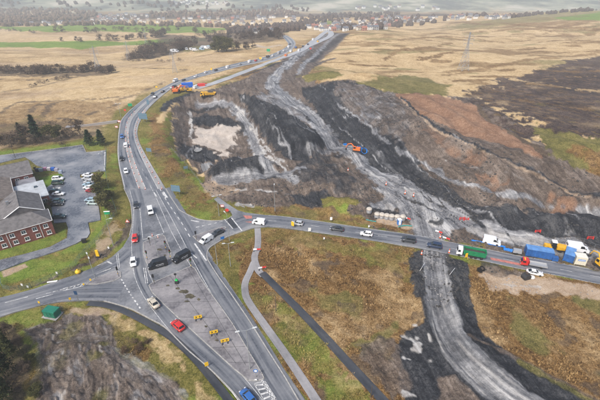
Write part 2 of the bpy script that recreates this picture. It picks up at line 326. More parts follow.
zone_poly('verge', [(322,199),(350,197),(362,203),(350,210),(368,216),(372,226),(340,221),(300,216),(262,212),(262,208),(300,209),(325,210)], 2, 2)
zone_poly('heath', [(262,208),(300,206),(340,211),(368,217),(400,224),(414,230),(405,233),(375,227),(337,221),(300,216),(265,213)], 2, 2, 0.8)
zone_poly('buff', [(370,217),(395,217),(414,226),(416,231),(395,227),(372,222)], 1.5, 1.5, 0.9)
zone_poly('spoil', [(358,206),(385,206),(405,214),(402,219),(372,212)], 2, 1.5, 0.8)
# wheel-worn haul routes
zone_line('gravel', [(199,106),(215,103),(232,107),(248,127),(256,145),(268,162),(290,178)], 5.0, 2.5, 2.5, 0.8, True)
zone_line('white', [(236,106),(252,128),(262,148),(272,160),(292,176)], 1.0, 1.2, 1.6, 0.75)
zone_line('white', [(241,112),(262,140),(276,158),(296,172)], 0.7, 1.2, 1.6, 0.6)
zone_line('gravel', [(215,180),(250,176),(290,172),(300,168)], 4, 3, 2.5, 0.7, True)
zone_line('gravel', [(306,48),(298,55),(288,64),(277,74),(272,82),(277,91),(290,102),(310,116),(328,136),(346,148),(362,165),(382,176),(405,188),(418,200)], 9.5, 4, 2.5, 0.9, True)
zone_poly('gravel', [(372,170),(395,178),(425,192),(455,208),(470,222),(455,232),(440,243),(420,243),(414,228),(395,212),(370,204),(385,196),(365,185)], 4, 3, 0.85)
zone_line('gravel', [(425,196),(460,217),(490,231),(530,241),(565,248),(600,255),(760,285)], 6.5, 2.5, 1.6, 0.9, True)
zone_line('gravel', [(418,200),(424,222),(430,243),(434,254)], 8, 2.5, 1.2, 0.9, True)
zone_line('mud', [(340,160),(352,172),(368,182)], 8, 4, 3, 0.9)
zone_line('spoil', [(400,195),(425,206),(440,215),(441,223),(430,222)], 1.6, 1.2, 1, 0.8)
zone_line('spoil', [(298,165),(316,154),(335,147),(346,143)], 1.1, 1.0, 0.6, 0.95)
zone_line('gravel', [(306,152),(320,150),(335,150),(350,155)], 2.5, 3, 4, 0.5)
zone_line('white', [(470,229),(500,236),(530,240),(545,241)], 1.6, 1.6, 2.2, 0.5)
zone_line('spoil', [(322,37),(310,48),(296,58),(270,66),(245,75)], 6, 4, 2, 0.7)
zone_line('spoil', [(345,34),(332,44),(320,52),(308,62)], 12, 5, 3, 0.75); zone_line('gravel', [(341,33),(324,46),(308,60),(298,74)], 5, 3, 2, 0.75); zone_line('gravel', [(330,33),(314,45),(298,56),(282,66)], 4, 3, 2, 0.7)
zone_line('clay', [(256,45),(266,47),(280,45)], 8, 5, 4, 0.7)
zone_line('straw', [(190,52),(220,53),(250,52),(272,50)], 8, 5, 4, 0.8)
# rough field south of the side road
zone_poly('heath', [(208,262),(208,252),(213,246),(228,238),(240,234),(256,230),(280,229),(332,235.5),(400,246),(420,250),(424,258),(412,275),(420,300),(430,330),(405,345),(395,380),(400,410),(420,470),(330,470),(300,400),(268,350),(240,305),(220,278)], 1.5, 1.5)
zone_poly('verge', [(208,262),(208,252),(213,246),(228,238),(240,234),(253,231),(250,250),(243,268),(240,290),(262,330),(300,390),(330,440),(320,440),(268,350),(240,305),(220,278)], 2.0, 2.0, 0.85)
zone_poly('heath', [(228,246),(245,243),(252,255),(240,268),(232,258)], 4, 4, 0.8)
zone_poly('green', [(250,280),(268,284),(300,316),(330,345),(352,370),(380,405),(350,420),(322,395),(285,345),(262,312)], 3, 5, 0.45)
zone_poly('verge', [(258,231),(300,233),(360,240),(415,250),(408,262),(420,282),(400,280),(350,256),(300,246),(270,240)], 4, 6, 0.5)
zone_poly('moss', [(395,315),(420,310),(410,320),(398,330),(380,345),(360,350),(355,345),(380,335)], 3, 3, 0.8)
zone_line('straw', [(300,330),(330,320),(370,325)], 10, 14, 12, 0.3)
# disturbed ground either side of the lower haul road
zone_poly('spoil', [(413,254),(428,253),(430,300),(436,335),(452,360),(490,395),(540,440),(500,470),(430,470),(400,400),(396,350),(405,330),(425,325),(418,300),(410,275)], 2, 2)
zone_poly('mud', [(362,348),(395,338),(400,360),(408,390),(395,410),(380,395),(368,375)], 4, 3, 0.75)
zone_poly('spoil', [(352,362),(375,380),(385,395),(372,392),(356,374)], 3, 2, 0.7)
zone_poly('mud', [(440,380),(455,375),(480,395),(500,420),(470,440),(440,420)], 3, 2)
zone_poly('spoil', [(444,254),(468,262),(472,300),(480,330),(510,355),(560,383),(640,425),(600,450),(520,400),(470,355),(450,320),(444,290)], 1.5, 1.0)
for pl, w_ in [([(401,336),(411,341),(418,346),(421,353)], 0.9), ([(412,334),(418,338)], 0.7), ([(414,345),(419,353)], 0.8), ([(403,358),(412,361)], 0.8), ([(428,334),(431,340)], 0.9), ([(404,392),(416,396)], .8), ([(412,349),(420,343)], 0.7), ([(423,360),(430,361)], 0.5), ([(416,326),(421,331)], 0.6)]:
    zone_line('white', pl, w_ * 0.9, 0.9, 1.5, 0.9)
zone_line('spoil', [(434,254),(436,280),(440,308),(450,336),(470,362),(500,388),(560,430)], 9.0, 1.5, 0.8, 0.95)
zone_line('gravel', [(434,254),(436,280),(440,308),(450,336),(470,362),(500,388),(560,430)], 7.2, 1.2, 0.8, 0.62, True)
LH = smooth_line(S([(434,254),(436,280),(440,308),(450,336),(470,362),(500,388),(560,430)]), 4)
for off_, w_ in ((-2.6, .35), (-1.0, .5), (.6, .3), (2.1, .45), (3.1, .3)):
    d_, u_, v_ = line_sd(LH, VX, VY, 8); a_ = sstep(w_, w_ * .3, np.abs(u_ - off_ + .35 * fbm(v_ / 9, v_ * 0, 261, 2)) + .25 * j2) * (d_ < 5) * sstep(-.15, .15, fbm(v_ / 6, u_ * 0 + off_, 265, 2)); paint('white', a_ * 0.45)
zone_poly('heath', [(470,263),(520,269.5),(552,274),(600,284),(760,312),(760,460),(640,425),(560,383),(510,352),(482,330),(474,300)], 1.5, 1.5)
zone_poly('buff', [(486,266),(520,272),(560,279),(600,290),(700,312),(700,318),(600,298),(560,294),(520,291),(490,289),(486,278)], 2.5, 3)
zone_poly('verge', [(450,254),(482,261),(500,266),(478,266),(455,259)], 1.5, 1, 0.8)
zone_poly('spoil', [(480,262),(520,270),(530,276),(500,275),(484,270)], 2, 2, 0.6)
zone_line('white', [(500,284),(520,286),(540,287)], 0.7, 0.8, 0.8, 0.6)
zone_line('mud', [(470,335),(500,350),(540,372),(600,402)], 1.3, 0.8, 0.5, 0.8)
zone_line('moss', [(520,362),(560,385),(620,415)], 1.3, 1, 0.8, 0.7)
zone_poly('straw', [(530,330),(600,345),(700,380),(700,430),(600,390),(550,360)], 14, 14, 0.2)
# corner plot south-west of the junction
zone_poly('verge', [(-60,328),(0,317),(15,312.5),(42,306),(62,302),(85,301),(104,302),(121,306.5),(133,311),(150,320),(165,329),(187,351),(207,368),(225,385),(237,399),(262,431),(290,480),(0,500),(-120,500)], 1.0, 0.8)
zone_poly('straw', [(110,312),(140,325),(170,345),(195,372),(215,398),(205,405),(180,375),(150,345),(118,330)], 3, 3, 0.6)
zone_poly('heath', [(112,330),(135,338),(150,348),(150,362),(125,360),(115,350)], 3, 3, 0.75)
zone_poly('mud', [(22,330),(40,324),(70,318),(95,316),(108,326),(115,350),(130,362),(155,372),(178,382),(192,410),(150,470),(20,470),(30,420),(38,370),(36,345)], 2, 2)
zone_poly('gravel', [(60,330),(95,322),(104,335),(112,352),(130,365),(150,375),(150,410),(60,430),(45,380),(48,345)], 6, 8, 0.2)
for q_ in range(9):
    cx_, cy_ = 50 + 75 * random.random(), 330 + 65 * random.random(); zone_line('moss', [(cx_, cy_), (cx_ + 8, cy_ + 2)], 2.0, 2.5, 2.5, 0.6)
for pl, w_ in [([(100,330),(108,348),(122,368),(140,392),(155,420)], 3.5), ([(125,362),(145,375),(165,392),(180,420)], 4.0), ([(48,340),(46,370),(52,400),(55,440)], 2.6), ([(30,331),(60,327),(95,323)], 1.6), ([(75,350),(80,380),(90,420)], 2.5), ([(60,345),(85,338),(105,340)], 2.2)]:
    zone_line('gravel', pl, w_, 1.2, 2.2, 0.42, True)
zone_poly('wood', [(-60,330),(2,318),(14,330),(28,345),(34,372),(30,410),(20,470),(-120,470)], 2, 2, 0.8)
zone_poly('buff', [(74,309),(110,310),(112,314),(80,314)], 1.2, 1, 0.7)
zone_poly('spoil', [(42,308),(62,306),(64,317),(44,320)], 0.8, 0.4, 0.7)

fq = (VX * 45 + VY * 42) / 61.6 + 1.5 * j1; paint('heath', W['peat'] * sstep(0.35, 0.95, np.sin(fq * 6.2832 / 6.0) + 0.6 * j2) * 0.42); paint('straw', W['peat'] * sstep(0.25, 0.4, fbm(VX / 18, VY / 9, 271, 3)) * 0.3)
lf = W['straw'] * (1 - right) * sstep(200, 260, VY) * sstep(1100, 900, VY); paint('heath', lf * sstep(0.12, 0.34, fbm(VX / 110 + .3, VY / 26, 275, 4)) * 0.45); paint('buff', lf * sstep(-0.1, -0.3, fbm(VX / 90, VY / 22, 277, 3)) * 0.35)
for pl_ in [[(0,92),(40,86),(75,77),(110,71)], [(118,100),(140,93),(165,82)], [(0,79),(40,80),(75,77)], [(120,66),(150,68),(185,70)]]: zone_line('wood', pl_, 2.2, 3, 3, 0.6)
site = W['spoil'] + W['gravel'] + 0.45 * W['mud'] * sstep(75, 20, VX + 0.2 * (VY - 150)); inw = sstep(-4, 6, poly_sd(site0, VX, VY, 12)); PLOT = S([(22,330),(40,324),(70,318),(95,316),(108,326),(115,350),(130,362),(155,372),(178,382),(192,410),(150,470),(20,470),(30,420),(38,370),(36,345)]); plot = sstep(-1, 2, poly_sd(PLOT, VX, VY, 6))
rut = fbm(TU / 1.1 + 0.8 * j1, TV / 3.2, 241, 4); paint('wood', plot * sstep(0.05, 0.3, rut) * 0.5); paint('mud', plot * 0.6); paint('gravel', plot * sstep(-0.15, -0.42, rut) * 0.45); paint('white', plot * sstep(0.36, 0.44, fbm(TU / 1.6, TV / 4, 245, 3)) * 0.35); paint('moss', plot * sstep(0.2, 0.38, fbm(VX / 5, VY / 5, 247, 3)) * 0.5)  # the white flecks are water glints painted into the mud colour
vein = sstep(0.045, 0.0, np.abs(fbm(TU0 / 7, TV0 / 55, 141, 3))) * sstep(-0.1, 0.15, fbm(VX / 30, VY / 30, 145, 2)); paint('gravel', vein * site * inw * 0.8)
crack = sstep(0.05, 0.0, np.abs(fbm(TU0 / 5, TV0 / 38, 151, 3) + 0.1)) * sstep(-0.05, 0.2, fbm(VX / 26, VY / 26, 155, 2)); paint('spoil', crack * site * inw * 0.85)
bnch = np.abs(((TU0 / 11.0) % 1.0) - 0.5) * 2; paint('gravel', sstep(0.80, 0.92, bnch + 0.5 * j2) * W['spoil'] * inw * sstep(10, 40, VX) * 0.35)
paint('white', sstep(0.30, 0.38, fbm(TU0 / 3, TV0 / 9, 161, 3)) * W['gravel'] * inw * 0.55)
fld = W['heath'] * sstep(260, 220, VY); pt = fbm(VX / 11, VY / 11, 171, 4)
paint('straw', fld * sstep(0.18, 0.42, pt) * 0.38); paint('moss', fld * sstep(-0.16, -0.34, pt) * 0.75); paint('wood', fld * sstep(0.22, 0.36, fbm(VX / 4, VY / 4, 181, 3)) * 0.6)
vg = W['verge'] * sstep(260, 220, VY); paint('green', vg * sstep(0.1, 0.35, fbm(VX / 7, VY / 7, 191, 3)) * 0.5); paint('heath', vg * sstep(-0.15, -0.35, fbm(VX / 6, VY / 6, 195, 3)) * 0.6)
mo = W['straw'] * right * sstep(250, 300, VY) * sstep(1000, 850, VY); paint('heath', mo * sstep(0.18, 0.3, fbm(VX / 26, VY / 11, 221, 4)) * 0.8); paint('moss', mo * sstep(0.22, 0.36, fbm(VX / 45, VY / 18, 231, 3)) * 0.6)
# covers meet in ragged patches, not in smooth blends
nearw = sstep(480, 380, VY); tot = 0; pw_ = 1.35 + 1.5 * inw * (1 - plot)
for i_, z in enumerate(ZONES):
    q_ = np.clip(W[z], 0, 1) ** pw_ * np.exp((0.9 * pw_) * fbm(VX / 3.0, VY / 3.0, 300 + i_ * 7, 4)); W[z] = W[z] * (1 - nearw) + nearw * q_; tot = tot + W[z]
for z in ZONES: W[z] = W[z] / np.maximum(tot, 1e-6)
# broken ground: ruts along the routes, clods on the spoil, tussocks on the grass
for pw, p_ in zip(PATHW, PATHS): keepv = np.maximum(keepv, p_[1] / 2 - 0.45 - line_sd(pw, VX, VY, 8)[0])
free = 1 - sstep(-2.0, -0.3, keepv)
near = sstep(420, 250, VY)
VZ = VZ + free * near * ((W['gravel'] + 0.6 * W['mud']) * 0.30 * fbm(TU / 0.9, TV / 14, 101, 3) + (W['spoil'] + W['mud']) * (0.9 * fbm(VX / 3.2, VY / 3.2, 111, 3) + 0.35 * fbm(VX / 0.9, VY / 0.9, 115, 2))
      + (W['heath'] + 0.6 * W['verge'] + 0.5 * W['straw']) * 0.45 * fbm(VX / 1.6, VY / 1.6, 121, 2) + W['peat'] * 0.8 * fbm(TU / 2.2, TV / 9, 131, 3) + plot * (0.55 * rut + 0.5 * fbm(VX / 1.5, VY / 1.5, 251, 3)))
VZ = VZ - 0.30 * sstep(-0.5, 0.1, keepv) * sstep(700, 300, VY)
nr, na = len(rad), len(az)
idx = np.arange(nr * na).reshape(nr, na)
quads = np.stack([idx[:-1, :-1], idx[:-1, 1:], idx[1:, 1:], idx[1:, :-1]], -1).reshape(-1, 4)
me = bpy.data.meshes.new('ground')
me.vertices.add(nr * na); me.vertices.foreach_set('co', np.stack([VX, VY, VZ], 1).astype(np.float32).ravel())
me.loops.add(quads.size); me.loops.foreach_set('vertex_index', quads[:, ::-1].astype(np.int32).ravel())
me.polygons.add(len(quads)); me.polygons.foreach_set('loop_start', np.arange(0, quads.size, 4, dtype=np.int32)); me.polygons.foreach_set('loop_total', np.full(len(quads), 4, np.int32))
me.update(calc_edges=True); me.shade_smooth()
for nm in ZONES + ['tu', 'tv']:
    at = me.attributes.new(nm, 'FLOAT', 'POINT'); at.data.foreach_set('value', (W[nm] if nm in W else (TU if nm == 'tu' else TV)).astype(np.float32))
ground = bpy.data.objects.new('ground', me); C.objects.link(ground)
ground['kind'] = 'structure'; ground['label'] = 'moorland, fields, verges and churned earth of the road works'

RAMPS = {  # darkest, middle, palest colour of each cover; which noise mixes them
 'straw': ((.21,.135,.06), (.47,.335,.172), (.66,.52,.32), 'g'), 'green': ((.06,.11,.014), (.135,.215,.026), (.25,.29,.06), 'g'),
 'verge': ((.045,.048,.010), (.135,.122,.027), (.28,.225,.08), 'g'), 'heath': ((.045,.024,.009), (.165,.092,.032), (.34,.22,.095), 'g'),
 'spoil': ((.007,.008,.010), (.026,.028,.033), (.092,.092,.094), 'm'), 'mud': ((.036,.027,.021), (.108,.083,.066), (.245,.20,.165), 'm'),
 'gravel': ((.06,.062,.070), (.19,.192,.20), (.45,.445,.44), 's'), 'clay': ((.34,.285,.235), (.47,.41,.355), (.56,.51,.45), 'g'),
 'orange': ((.115,.062,.038), (.23,.13,.08), (.35,.235,.16), 'g'), 'peat': ((.012,.009,.009), (.050,.035,.032), (.15,.112,.09), 'g'),
 'wood': ((.038,.028,.022), (.085,.062,.045), (.16,.12,.075), 'g'), 'buff': ((.23,.155,.095), (.38,.28,.19), (.50,.40,.30), 'g'),
 'white': ((.22,.205,.19), (.40,.385,.365), (.60,.59,.57), 's'), 'hill': ((.09,.10,.085), (.24,.25,.18), (.42,.39,.31), 'l'),  # hill tones are paled to carry part of the distant haze
 'moss': ((.05,.048,.014), (.13,.12,.034), (.26,.215,.08), 'g')}
gm, nt, bsdf = new_mat('ground_cover'); N = nt.nodes; L = nt.links
geo = N.new('ShaderNodeNewGeometry')
def nz(vec, scale, detail, rough=0.6, dist=0.0):
    n = N.new('ShaderNodeTexNoise'); n.inputs['Scale'].default_value = scale; n.inputs['Detail'].default_value = detail
    n.inputs['Roughness'].default_value = rough; n.inputs['Distortion'].default_value = dist; L.new(vec, n.inputs['Vector']); return n.outputs['Fac']
def math_(op, a, b=None, c=None):
    n = N.new('ShaderNodeMath'); n.operation = op
    for i, v in enumerate((a, b, c)):
        if v is None: continue
        if isinstance(v, (int, float)): n.inputs[i].default_value = v
        else: L.new(v, n.inputs[i])
    return n.outputs[0]
def attr(nm):
    n = N.new('ShaderNodeAttribute'); n.attribute_name = nm; return n.outputs['Fac']
P3 = geo.outputs['Position']
nl = nz(P3, 0.012, 8, 0.7); nm_ = nz(P3, 0.085, 8, 0.78, 0.5); nf = nz(P3, 0.6, 7, 0.88)
cmb = N.new('ShaderNodeCombineXYZ'); L.new(math_('MULTIPLY', attr('tu'), 1.0), cmb.inputs[0]); L.new(math_('MULTIPLY', attr('tv'), 0.045), cmb.inputs[1])
nstr = nz(cmb.outputs[0], 0.55, 7, 0.8, 0.3)
fg = math_('ADD', math_('ADD', math_('MULTIPLY', nl, 0.20), math_('MULTIPLY', nm_, 0.32)), math_('MULTIPLY', nf, 0.42))
fs = math_('ADD', math_('ADD', math_('MULTIPLY', nm_, 0.30), math_('MULTIPLY', nstr, 0.50)), math_('MULTIPLY', nf, 0.27))
nff = nz(P3, 2.6, 3, 0.85)
fm = math_('ADD', math_('ADD', math_('MULTIPLY', nm_, 0.30), math_('MULTIPLY', nstr, 0.30)), math_('ADD', math_('MULTIPLY', nf, 0.22), math_('MULTIPLY', nff, 0.25)))
fg = math_('ADD', math_('MULTIPLY', fg, 0.76), math_('MULTIPLY', nff, 0.36))
FAC = {'m': fm, 'g': fg, 's': fs, 'l': math_('ADD', math_('MULTIPLY', nl, 0.35), math_('MULTIPLY', nz(P3, 0.0045, 5, 0.6), 0.68))}
total = None
for z in ZONES:
    c0, c1, c2, k = RAMPS[z]
    rp = N.new('ShaderNodeValToRGB'); e = rp.color_ramp.elements
    e[0].position = 0.455; e[0].color = c0 + (1,); e[1].position = 0.615; e[1].color = c2 + (1,)
    m_ = e.new(0.535); m_.color = c1 + (1,)
    L.new(FAC[k], rp.inputs['Fac'])
    sc = N.new('ShaderNodeVectorMath'); sc.operation = 'SCALE'; L.new(rp.outputs['Color'], sc.inputs[0]); L.new(attr(z), sc.inputs['Scale'])
    if total is None: total = sc.outputs[0]
    else:
        ad = N.new('ShaderNodeVectorMath'); ad.operation = 'ADD'; L.new(total, ad.inputs[0]); L.new(sc.outputs[0], ad.inputs[1]); total = ad.outputs[0]
L.new(total, bsdf.inputs['Base Color'])
wet = math_('ADD', math_('ADD', attr('gravel'), attr('white')), math_('MULTIPLY', attr('mud'), 0.6))
mr = N.new('ShaderNodeMapRange'); mr.inputs[1].default_value = 0.0; mr.inputs[2].default_value = 1.0; mr.inputs[3].default_value = 0.95; mr.inputs[4].default_value = 0.5
L.new(wet, mr.inputs[0]); L.new(mr.outputs[0], bsdf.inputs['Roughness']); bsdf.inputs['Specular IOR Level'].default_value = 0.2
bp = N.new('ShaderNodeBump'); bp.inputs['Strength'].default_value = 0.6; bp.inputs['Distance'].default_value = 0.35
L.new(math_('ADD', math_('ADD', nf, math_('MULTIPLY', nff, 0.5)), math_('MULTIPLY', nm_, 1.2)), bp.inputs['Height']); L.new(bp.outputs['Normal'], bsdf.inputs['Normal'])
me.materials.append(gm)

# ------------------------------------------------------------------ mesh kit
class MB:
    def __init__(s): s.v = []; s.f = []; s.m = []
    def add(s, vs, fs, mi=0):
        o = len(s.v); s.v += [tuple(v) for v in vs]; s.f += [tuple(i + o for i in f) for f in fs]; s.m += [mi] * len(fs); return s
    def box(s, c, d, mi=0, rz=0.0, taper=1.0, ty=None):
        x, y, z = c; a, b, h = d[0] / 2, d[1] / 2, d[2] / 2; t = taper; t2 = taper if ty is None else ty; ca, sa = math.cos(rz), math.sin(rz); vs = []
        for k, tt, t3 in ((-h, 1, 1), (h, t, t2)):
            for i, j in ((-a, -b), (a, -b), (a, b), (-a, b)):
                u, w = i * tt, j * t3; vs.append((x + u * ca - w * sa, y + u * sa + w * ca, z + k))
        return s.add(vs, [(3, 2, 1, 0), (4, 5, 6, 7), (0, 1, 5, 4), (1, 2, 6, 5), (2, 3, 7, 6), (3, 0, 4, 7)], mi)
    def tube(s, p0, p1, r0, r1=None, n=8, mi=0, caps=True):
        r1 = r0 if r1 is None else r1; p0 = Vector(p0); p1 = Vector(p1); d = (p1 - p0).normalized()
        a = d.orthogonal().normalized(); b = d.cross(a); vs = []
        for p, r in ((p0, r0), (p1, r1)):
            for k in range(n):
                t = 2 * math.pi * k / n; vs.append(p + (a * math.cos(t) + b * math.sin(t)) * r)
        fs = [(k, (k + 1) % n, n + (k + 1) % n, n + k) for k in range(n)]
        if caps: fs += [tuple(range(n))[::-1], tuple(range(n, 2 * n))]
        return s.add(vs, fs, mi)
    def lathe(s, prof, n=10, c=(0, 0, 0), mi=0):
        vs = []; fs = []
        for r, z in prof:
            for k in range(n): t = 2 * math.pi * k / n; vs.append((c[0] + r * math.cos(t), c[1] + r * math.sin(t), c[2] + z))
        for i in range(len(prof) - 1):
            for k in range(n): a = i * n + k; b = i * n + (k + 1) % n; fs.append((a, b, b + n, a + n))
        fs.append(tuple(range(n))[::-1]); fs.append(tuple(range((len(prof) - 1) * n, len(prof) * n)))
        return s.add(vs, fs, mi)
    def extrude_y(s, prof, y0, y1, mi=0):
        """closed x-z outline pushed along y"""
        n = len(prof); vs = [(x, y0, z) for x, z in prof] + [(x, y1, z) for x, z in prof]
        fs = [(k, (k + 1) % n, n + (k + 1) % n, n + k) for k in range(n)] + [tuple(range(n))[::-1], tuple(range(n, 2 * n))]
        return s.add(vs, fs, mi)
    def quad(s, a, b, c, d, mi=0): return s.add([a, b, c, d], [(0, 1, 2, 3)], mi)
    def mesh(s, name, mats, smooth=False, fix=True):
        m = bpy.data.meshes.new(name); m.from_pydata(s.v, [], s.f)
        for t in (mats if isinstance(mats, (list, tuple)) else [mats]): m.materials.append(t)
        if any(s.m): m.polygons.foreach_set('material_index', s.m)
        if fix:
            bm = bmesh.new(); bm.from_mesh(m); bmesh.ops.recalc_face_normals(bm, faces=bm.faces); bm.to_mesh(m); bm.free()
        if smooth: m.shade_smooth()
        m.update(); return m
    def build(s, name, mats, parent=None, smooth=False, loc=(0, 0, 0), rz=0.0):
        return link(name, s.mesh(name, mats, smooth), parent, loc, rz)
def link(name, mesh, parent=None, loc=(0, 0, 0), rz=0.0, scale=None):
    o = bpy.data.objects.new(name, mesh); C.objects.link(o); o.parent = parent; o.location = loc; o.rotation_euler = (0, 0, rz)
    if scale is not None: o.scale = scale if hasattr(scale, '__len__') else (scale,) * 3
    return o
def tag(o, label, cat=None, group=None, kind=None):
    o['label'] = label
    if cat: o['category'] = cat
    if group: o['group'] = group
    if kind: o['kind'] = kind
    return o
def thing(name, label, cat, loc, rz=0.0, group=None, scale=None):
    return tag(link(name, None, None, loc, rz, scale), label, cat, group)
def spawn(proto, name, label, cat, loc, rz=0.0, group=None, scale=None, swap=None):
    """a thing of its own from a list of (part name, mesh, [sub-parts]) sharing mesh data; swap recolours a slot"""
    t = thing(name, label, cat, loc, rz, group, scale)
    def put(items, par):
        for it in items:
            o = link(it[0], it[1], par)
            if len(it) > 3: o.location = it[3]
            if swap:
                for k, sl in enumerate(o.material_slots):
                    nw = swap.get(sl.material.name) if sl.material else None
                    if nw: sl.link = 'OBJECT'; sl.material = nw
            if len(it) > 2 and it[2]: put(it[2], o)
    put(proto, t); return t
def G(px, py, dz=0.0):
    x, y = survey(px, py); return (x, y, hz(x, y) + dz)
def heading(p, q):
    """rotation about z that points local +x from spot p towards spot q (photo readings)"""
    a = survey(*p); b = survey(*q); return math.atan2(b[1] - a[1], b[0] - a[0])
def ribbon(lefts, rights, dz, cols=1):
    mb = MB(); uv = []; s = 0
    n = len(lefts)
    for i in range(n):
        for k in range(cols + 1):
            t = k / cols; x = lefts[i][0] * (1 - t) + rights[i][0] * t; y = lefts[i][1] * (1 - t) + rights[i][1] * t
            mb.v.append((x, y, hz(x, y) + dz))
    for i in range(n - 1):
        for k in range(cols):
            a = i * (cols + 1) + k; mb.f.append((a, a + 1, a + cols + 2, a + cols + 1)); mb.m.append(0)
    return mb
def offset_line(line, w):
    L_, R_ = [], []
    for i in range(len(line)):
        a = Vector(line[max(i - 1, 0)]); b = Vector(line[min(i + 1, len(line) - 1)]); d = (b - a).normalized(); nrm = Vector((-d.y, d.x)); p = Vector(line[i])
        L_.append(tuple(p + nrm * w / 2)); R_.append(tuple(p - nrm * w / 2))
    return L_, R_
def uv_ribbon(name, line, w, dz, m, parent=None, skirt=0.0):
    L_, R_ = offset_line(line, w); mb = ribbon(L_, R_, dz); me_ = mb.mesh(name, m, fix=False)
    up(me_); uvl = me_.uv_layers.new(name='UVMap'); d = [0.0]
    for i in range(1, len(line)): d.append(d[-1] + math.dist(line[i], line[i - 1]))
    for lp in me_.loops:
        vi = lp.vertex_index; uvl.data[lp.index].uv = ((vi % 2) * w, d[vi // 2])
    return link(name, me_, parent)
def up(m):
    bm = bmesh.new(); bm.from_mesh(m); bm.faces.ensure_lookup_table()
    bad = [f for f in bm.faces if f.normal.z < 0]
    if bad: bmesh.ops.reverse_faces(bm, faces=bad)
    bm.to_mesh(m); bm.free(); m.update()
def flat_poly(name, pts, z, m, parent=None, side=0.0):
    """flat sheet; with side > 0 a slab whose edges drop by that much"""
    n = len(pts); co, _, fs, *_r = delaunay_2d_cdt([Vector(p) for p in pts], [(i, (i + 1) % n) for i in range(n)], [list(range(n))], 1, 1e-5)
    mb = MB(); mb.add([(p.x, p.y, z) for p in co], [tuple(f) for f in fs]); me_ = None
    top = mb.mesh(name, m, fix=False); up(top)
    if side:
        bm = bmesh.new(); bm.from_mesh(top)
        vs = [bm.verts.new((p[0], p[1], z)) for p in pts]; lo = [bm.verts.new((p[0], p[1], z - side)) for p in pts]; area = sum(pts[i][0] * pts[(i + 1) % n][1] - pts[(i + 1) % n][0] * pts[i][1] for i in range(n))
        for i in range(n):
            f = (vs[i], lo[i], lo[(i + 1) % n], vs[(i + 1) % n]); bm.faces.new(f if area > 0 else f[::-1])
        bm.to_mesh(top); bm.free()
    return link(name, top, parent)

# ------------------------------------------------------------------ roads
def asphalt(name, dark, mid, pale, rough=0.42, lanes=0.0, bumpy=0.15):
    m, nt, b = new_mat(name); N = nt.nodes; L = nt.links
    g = N.new('ShaderNodeNewGeometry')
    def nz(scale, det, r=0.6, vec=None):
        n = N.new('ShaderNodeTexNoise'); n.inputs['Scale'].default_value = scale; n.inputs['Detail'].default_value = det; n.inputs['Roughness'].default_value = r
        L.new(vec or g.outputs['Position'], n.inputs['Vector']); return n.outputs['Fac']
    def mt(op, a, c):
        n = N.new('ShaderNodeMath'); n.operation = op
        for i, v in enumerate((a, c)):
            if isinstance(v, (int, float)): n.inputs[i].default_value = v
            else: L.new(v, n.inputs[i])
        return n.outputs[0]
    f = mt('ADD', mt('MULTIPLY', nz(0.09, 6, 0.65), 0.7), mt('MULTIPLY', nz(1.6, 5, 0.7), 0.3))
    if lanes:
        tc = N.new('ShaderNodeUVMap'); mp = N.new('ShaderNodeMapping'); mp.inputs['Scale'].default_value = (1.0, 0.03, 1.0); L.new(tc.outputs[0], mp.inputs[0])
        f = mt('ADD', mt('MULTIPLY', f, 1 - lanes), mt('MULTIPLY', nz(0.9, 4, 0.6, mp.outputs[0]), lanes))
    rp = N.new('ShaderNodeValToRGB'); e = rp.color_ramp.elements
    e[0].position = 0.40; e[0].color = dark + (1,); e[1].position = 0.62; e[1].color = pale + (1,); q = e.new(0.5); q.color = mid + (1,)
    L.new(f, rp.inputs['Fac']); L.new(rp.outputs[0], b.inputs['Base Color'])
    rr = N.new('ShaderNodeMapRange'); rr.inputs[1].default_value = 0.4; rr.inputs[2].default_value = 0.62; rr.inputs[3].default_value = rough - 0.12; rr.inputs[4].default_value = rough + 0.2
    L.new(f, rr.inputs[0]); L.new(rr.outputs[0], b.inputs['Roughness'])
    bp = N.new('ShaderNodeBump'); bp.inputs['Strength'].default_value = bumpy; bp.inputs['Distance'].default_value = 0.03; L.new(nz(6, 3), bp.inputs['Height']); L.new(bp.outputs[0], b.inputs['Normal'])
    return m
A_ROAD = asphalt('road_asphalt', (.095,.10,.11), (.19,.195,.207), (.29,.29,.292), 0.40)
A_LANE = asphalt('lane_asphalt', (.065,.072,.086), (.145,.152,.167), (.24,.244,.25), 0.36, 0.6)
A_PALE = asphalt('dusty_asphalt', (.20,.195,.19), (.29,.285,.28), (.38,.37,.36), 0.55, 0.5)
A_WET = asphalt('wet_carpark_asphalt', (.075,.085,.105), (.165,.175,.195), (.30,.30,.31), 0.30)
A_DARK = asphalt('fresh_asphalt', (.025,.027,.032), (.045,.048,.055), (.075,.077,.082), 0.5, 0.4)
A_ISL = asphalt('island_paving', (.085,.08,.085), (.195,.185,.19), (.30,.285,.285), 0.42)
A_PATH = asphalt('path_asphalt', (.17,.165,.17), (.26,.252,.255), (.34,.33,.33), 0.6, 0.3)
A_NEW = asphalt('new_road_surface', (.28,.285,.295), (.36,.365,.375), (.46,.46,.465), 0.5, 0.3)
M_MARK = mat('worn_road_paint', (.50,.50,.49), 0.6, var=0.5, scale=1.2)
M_KERB = mat('kerb_concrete', (.33,.32,.30), 0.8, var=0.25, scale=2)
M_RED = mat('red_surfacing', (.42,.16,.13), 0.7, var=0.3, scale=1.2)
Z0 = 0.06
junction = tag(flat_poly('road', JUNCTION, Z0, A_ROAD, None, 0.4), 'grey wet asphalt junction and side road', kind='structure')
main = link('main_road', ribbon(mainL, mainR, Z0 - 0.004, 3).mesh('main_road', A_PALE, fix=False)); up(main.data); uvm = main.data.uv_layers.new(name='UVMap')
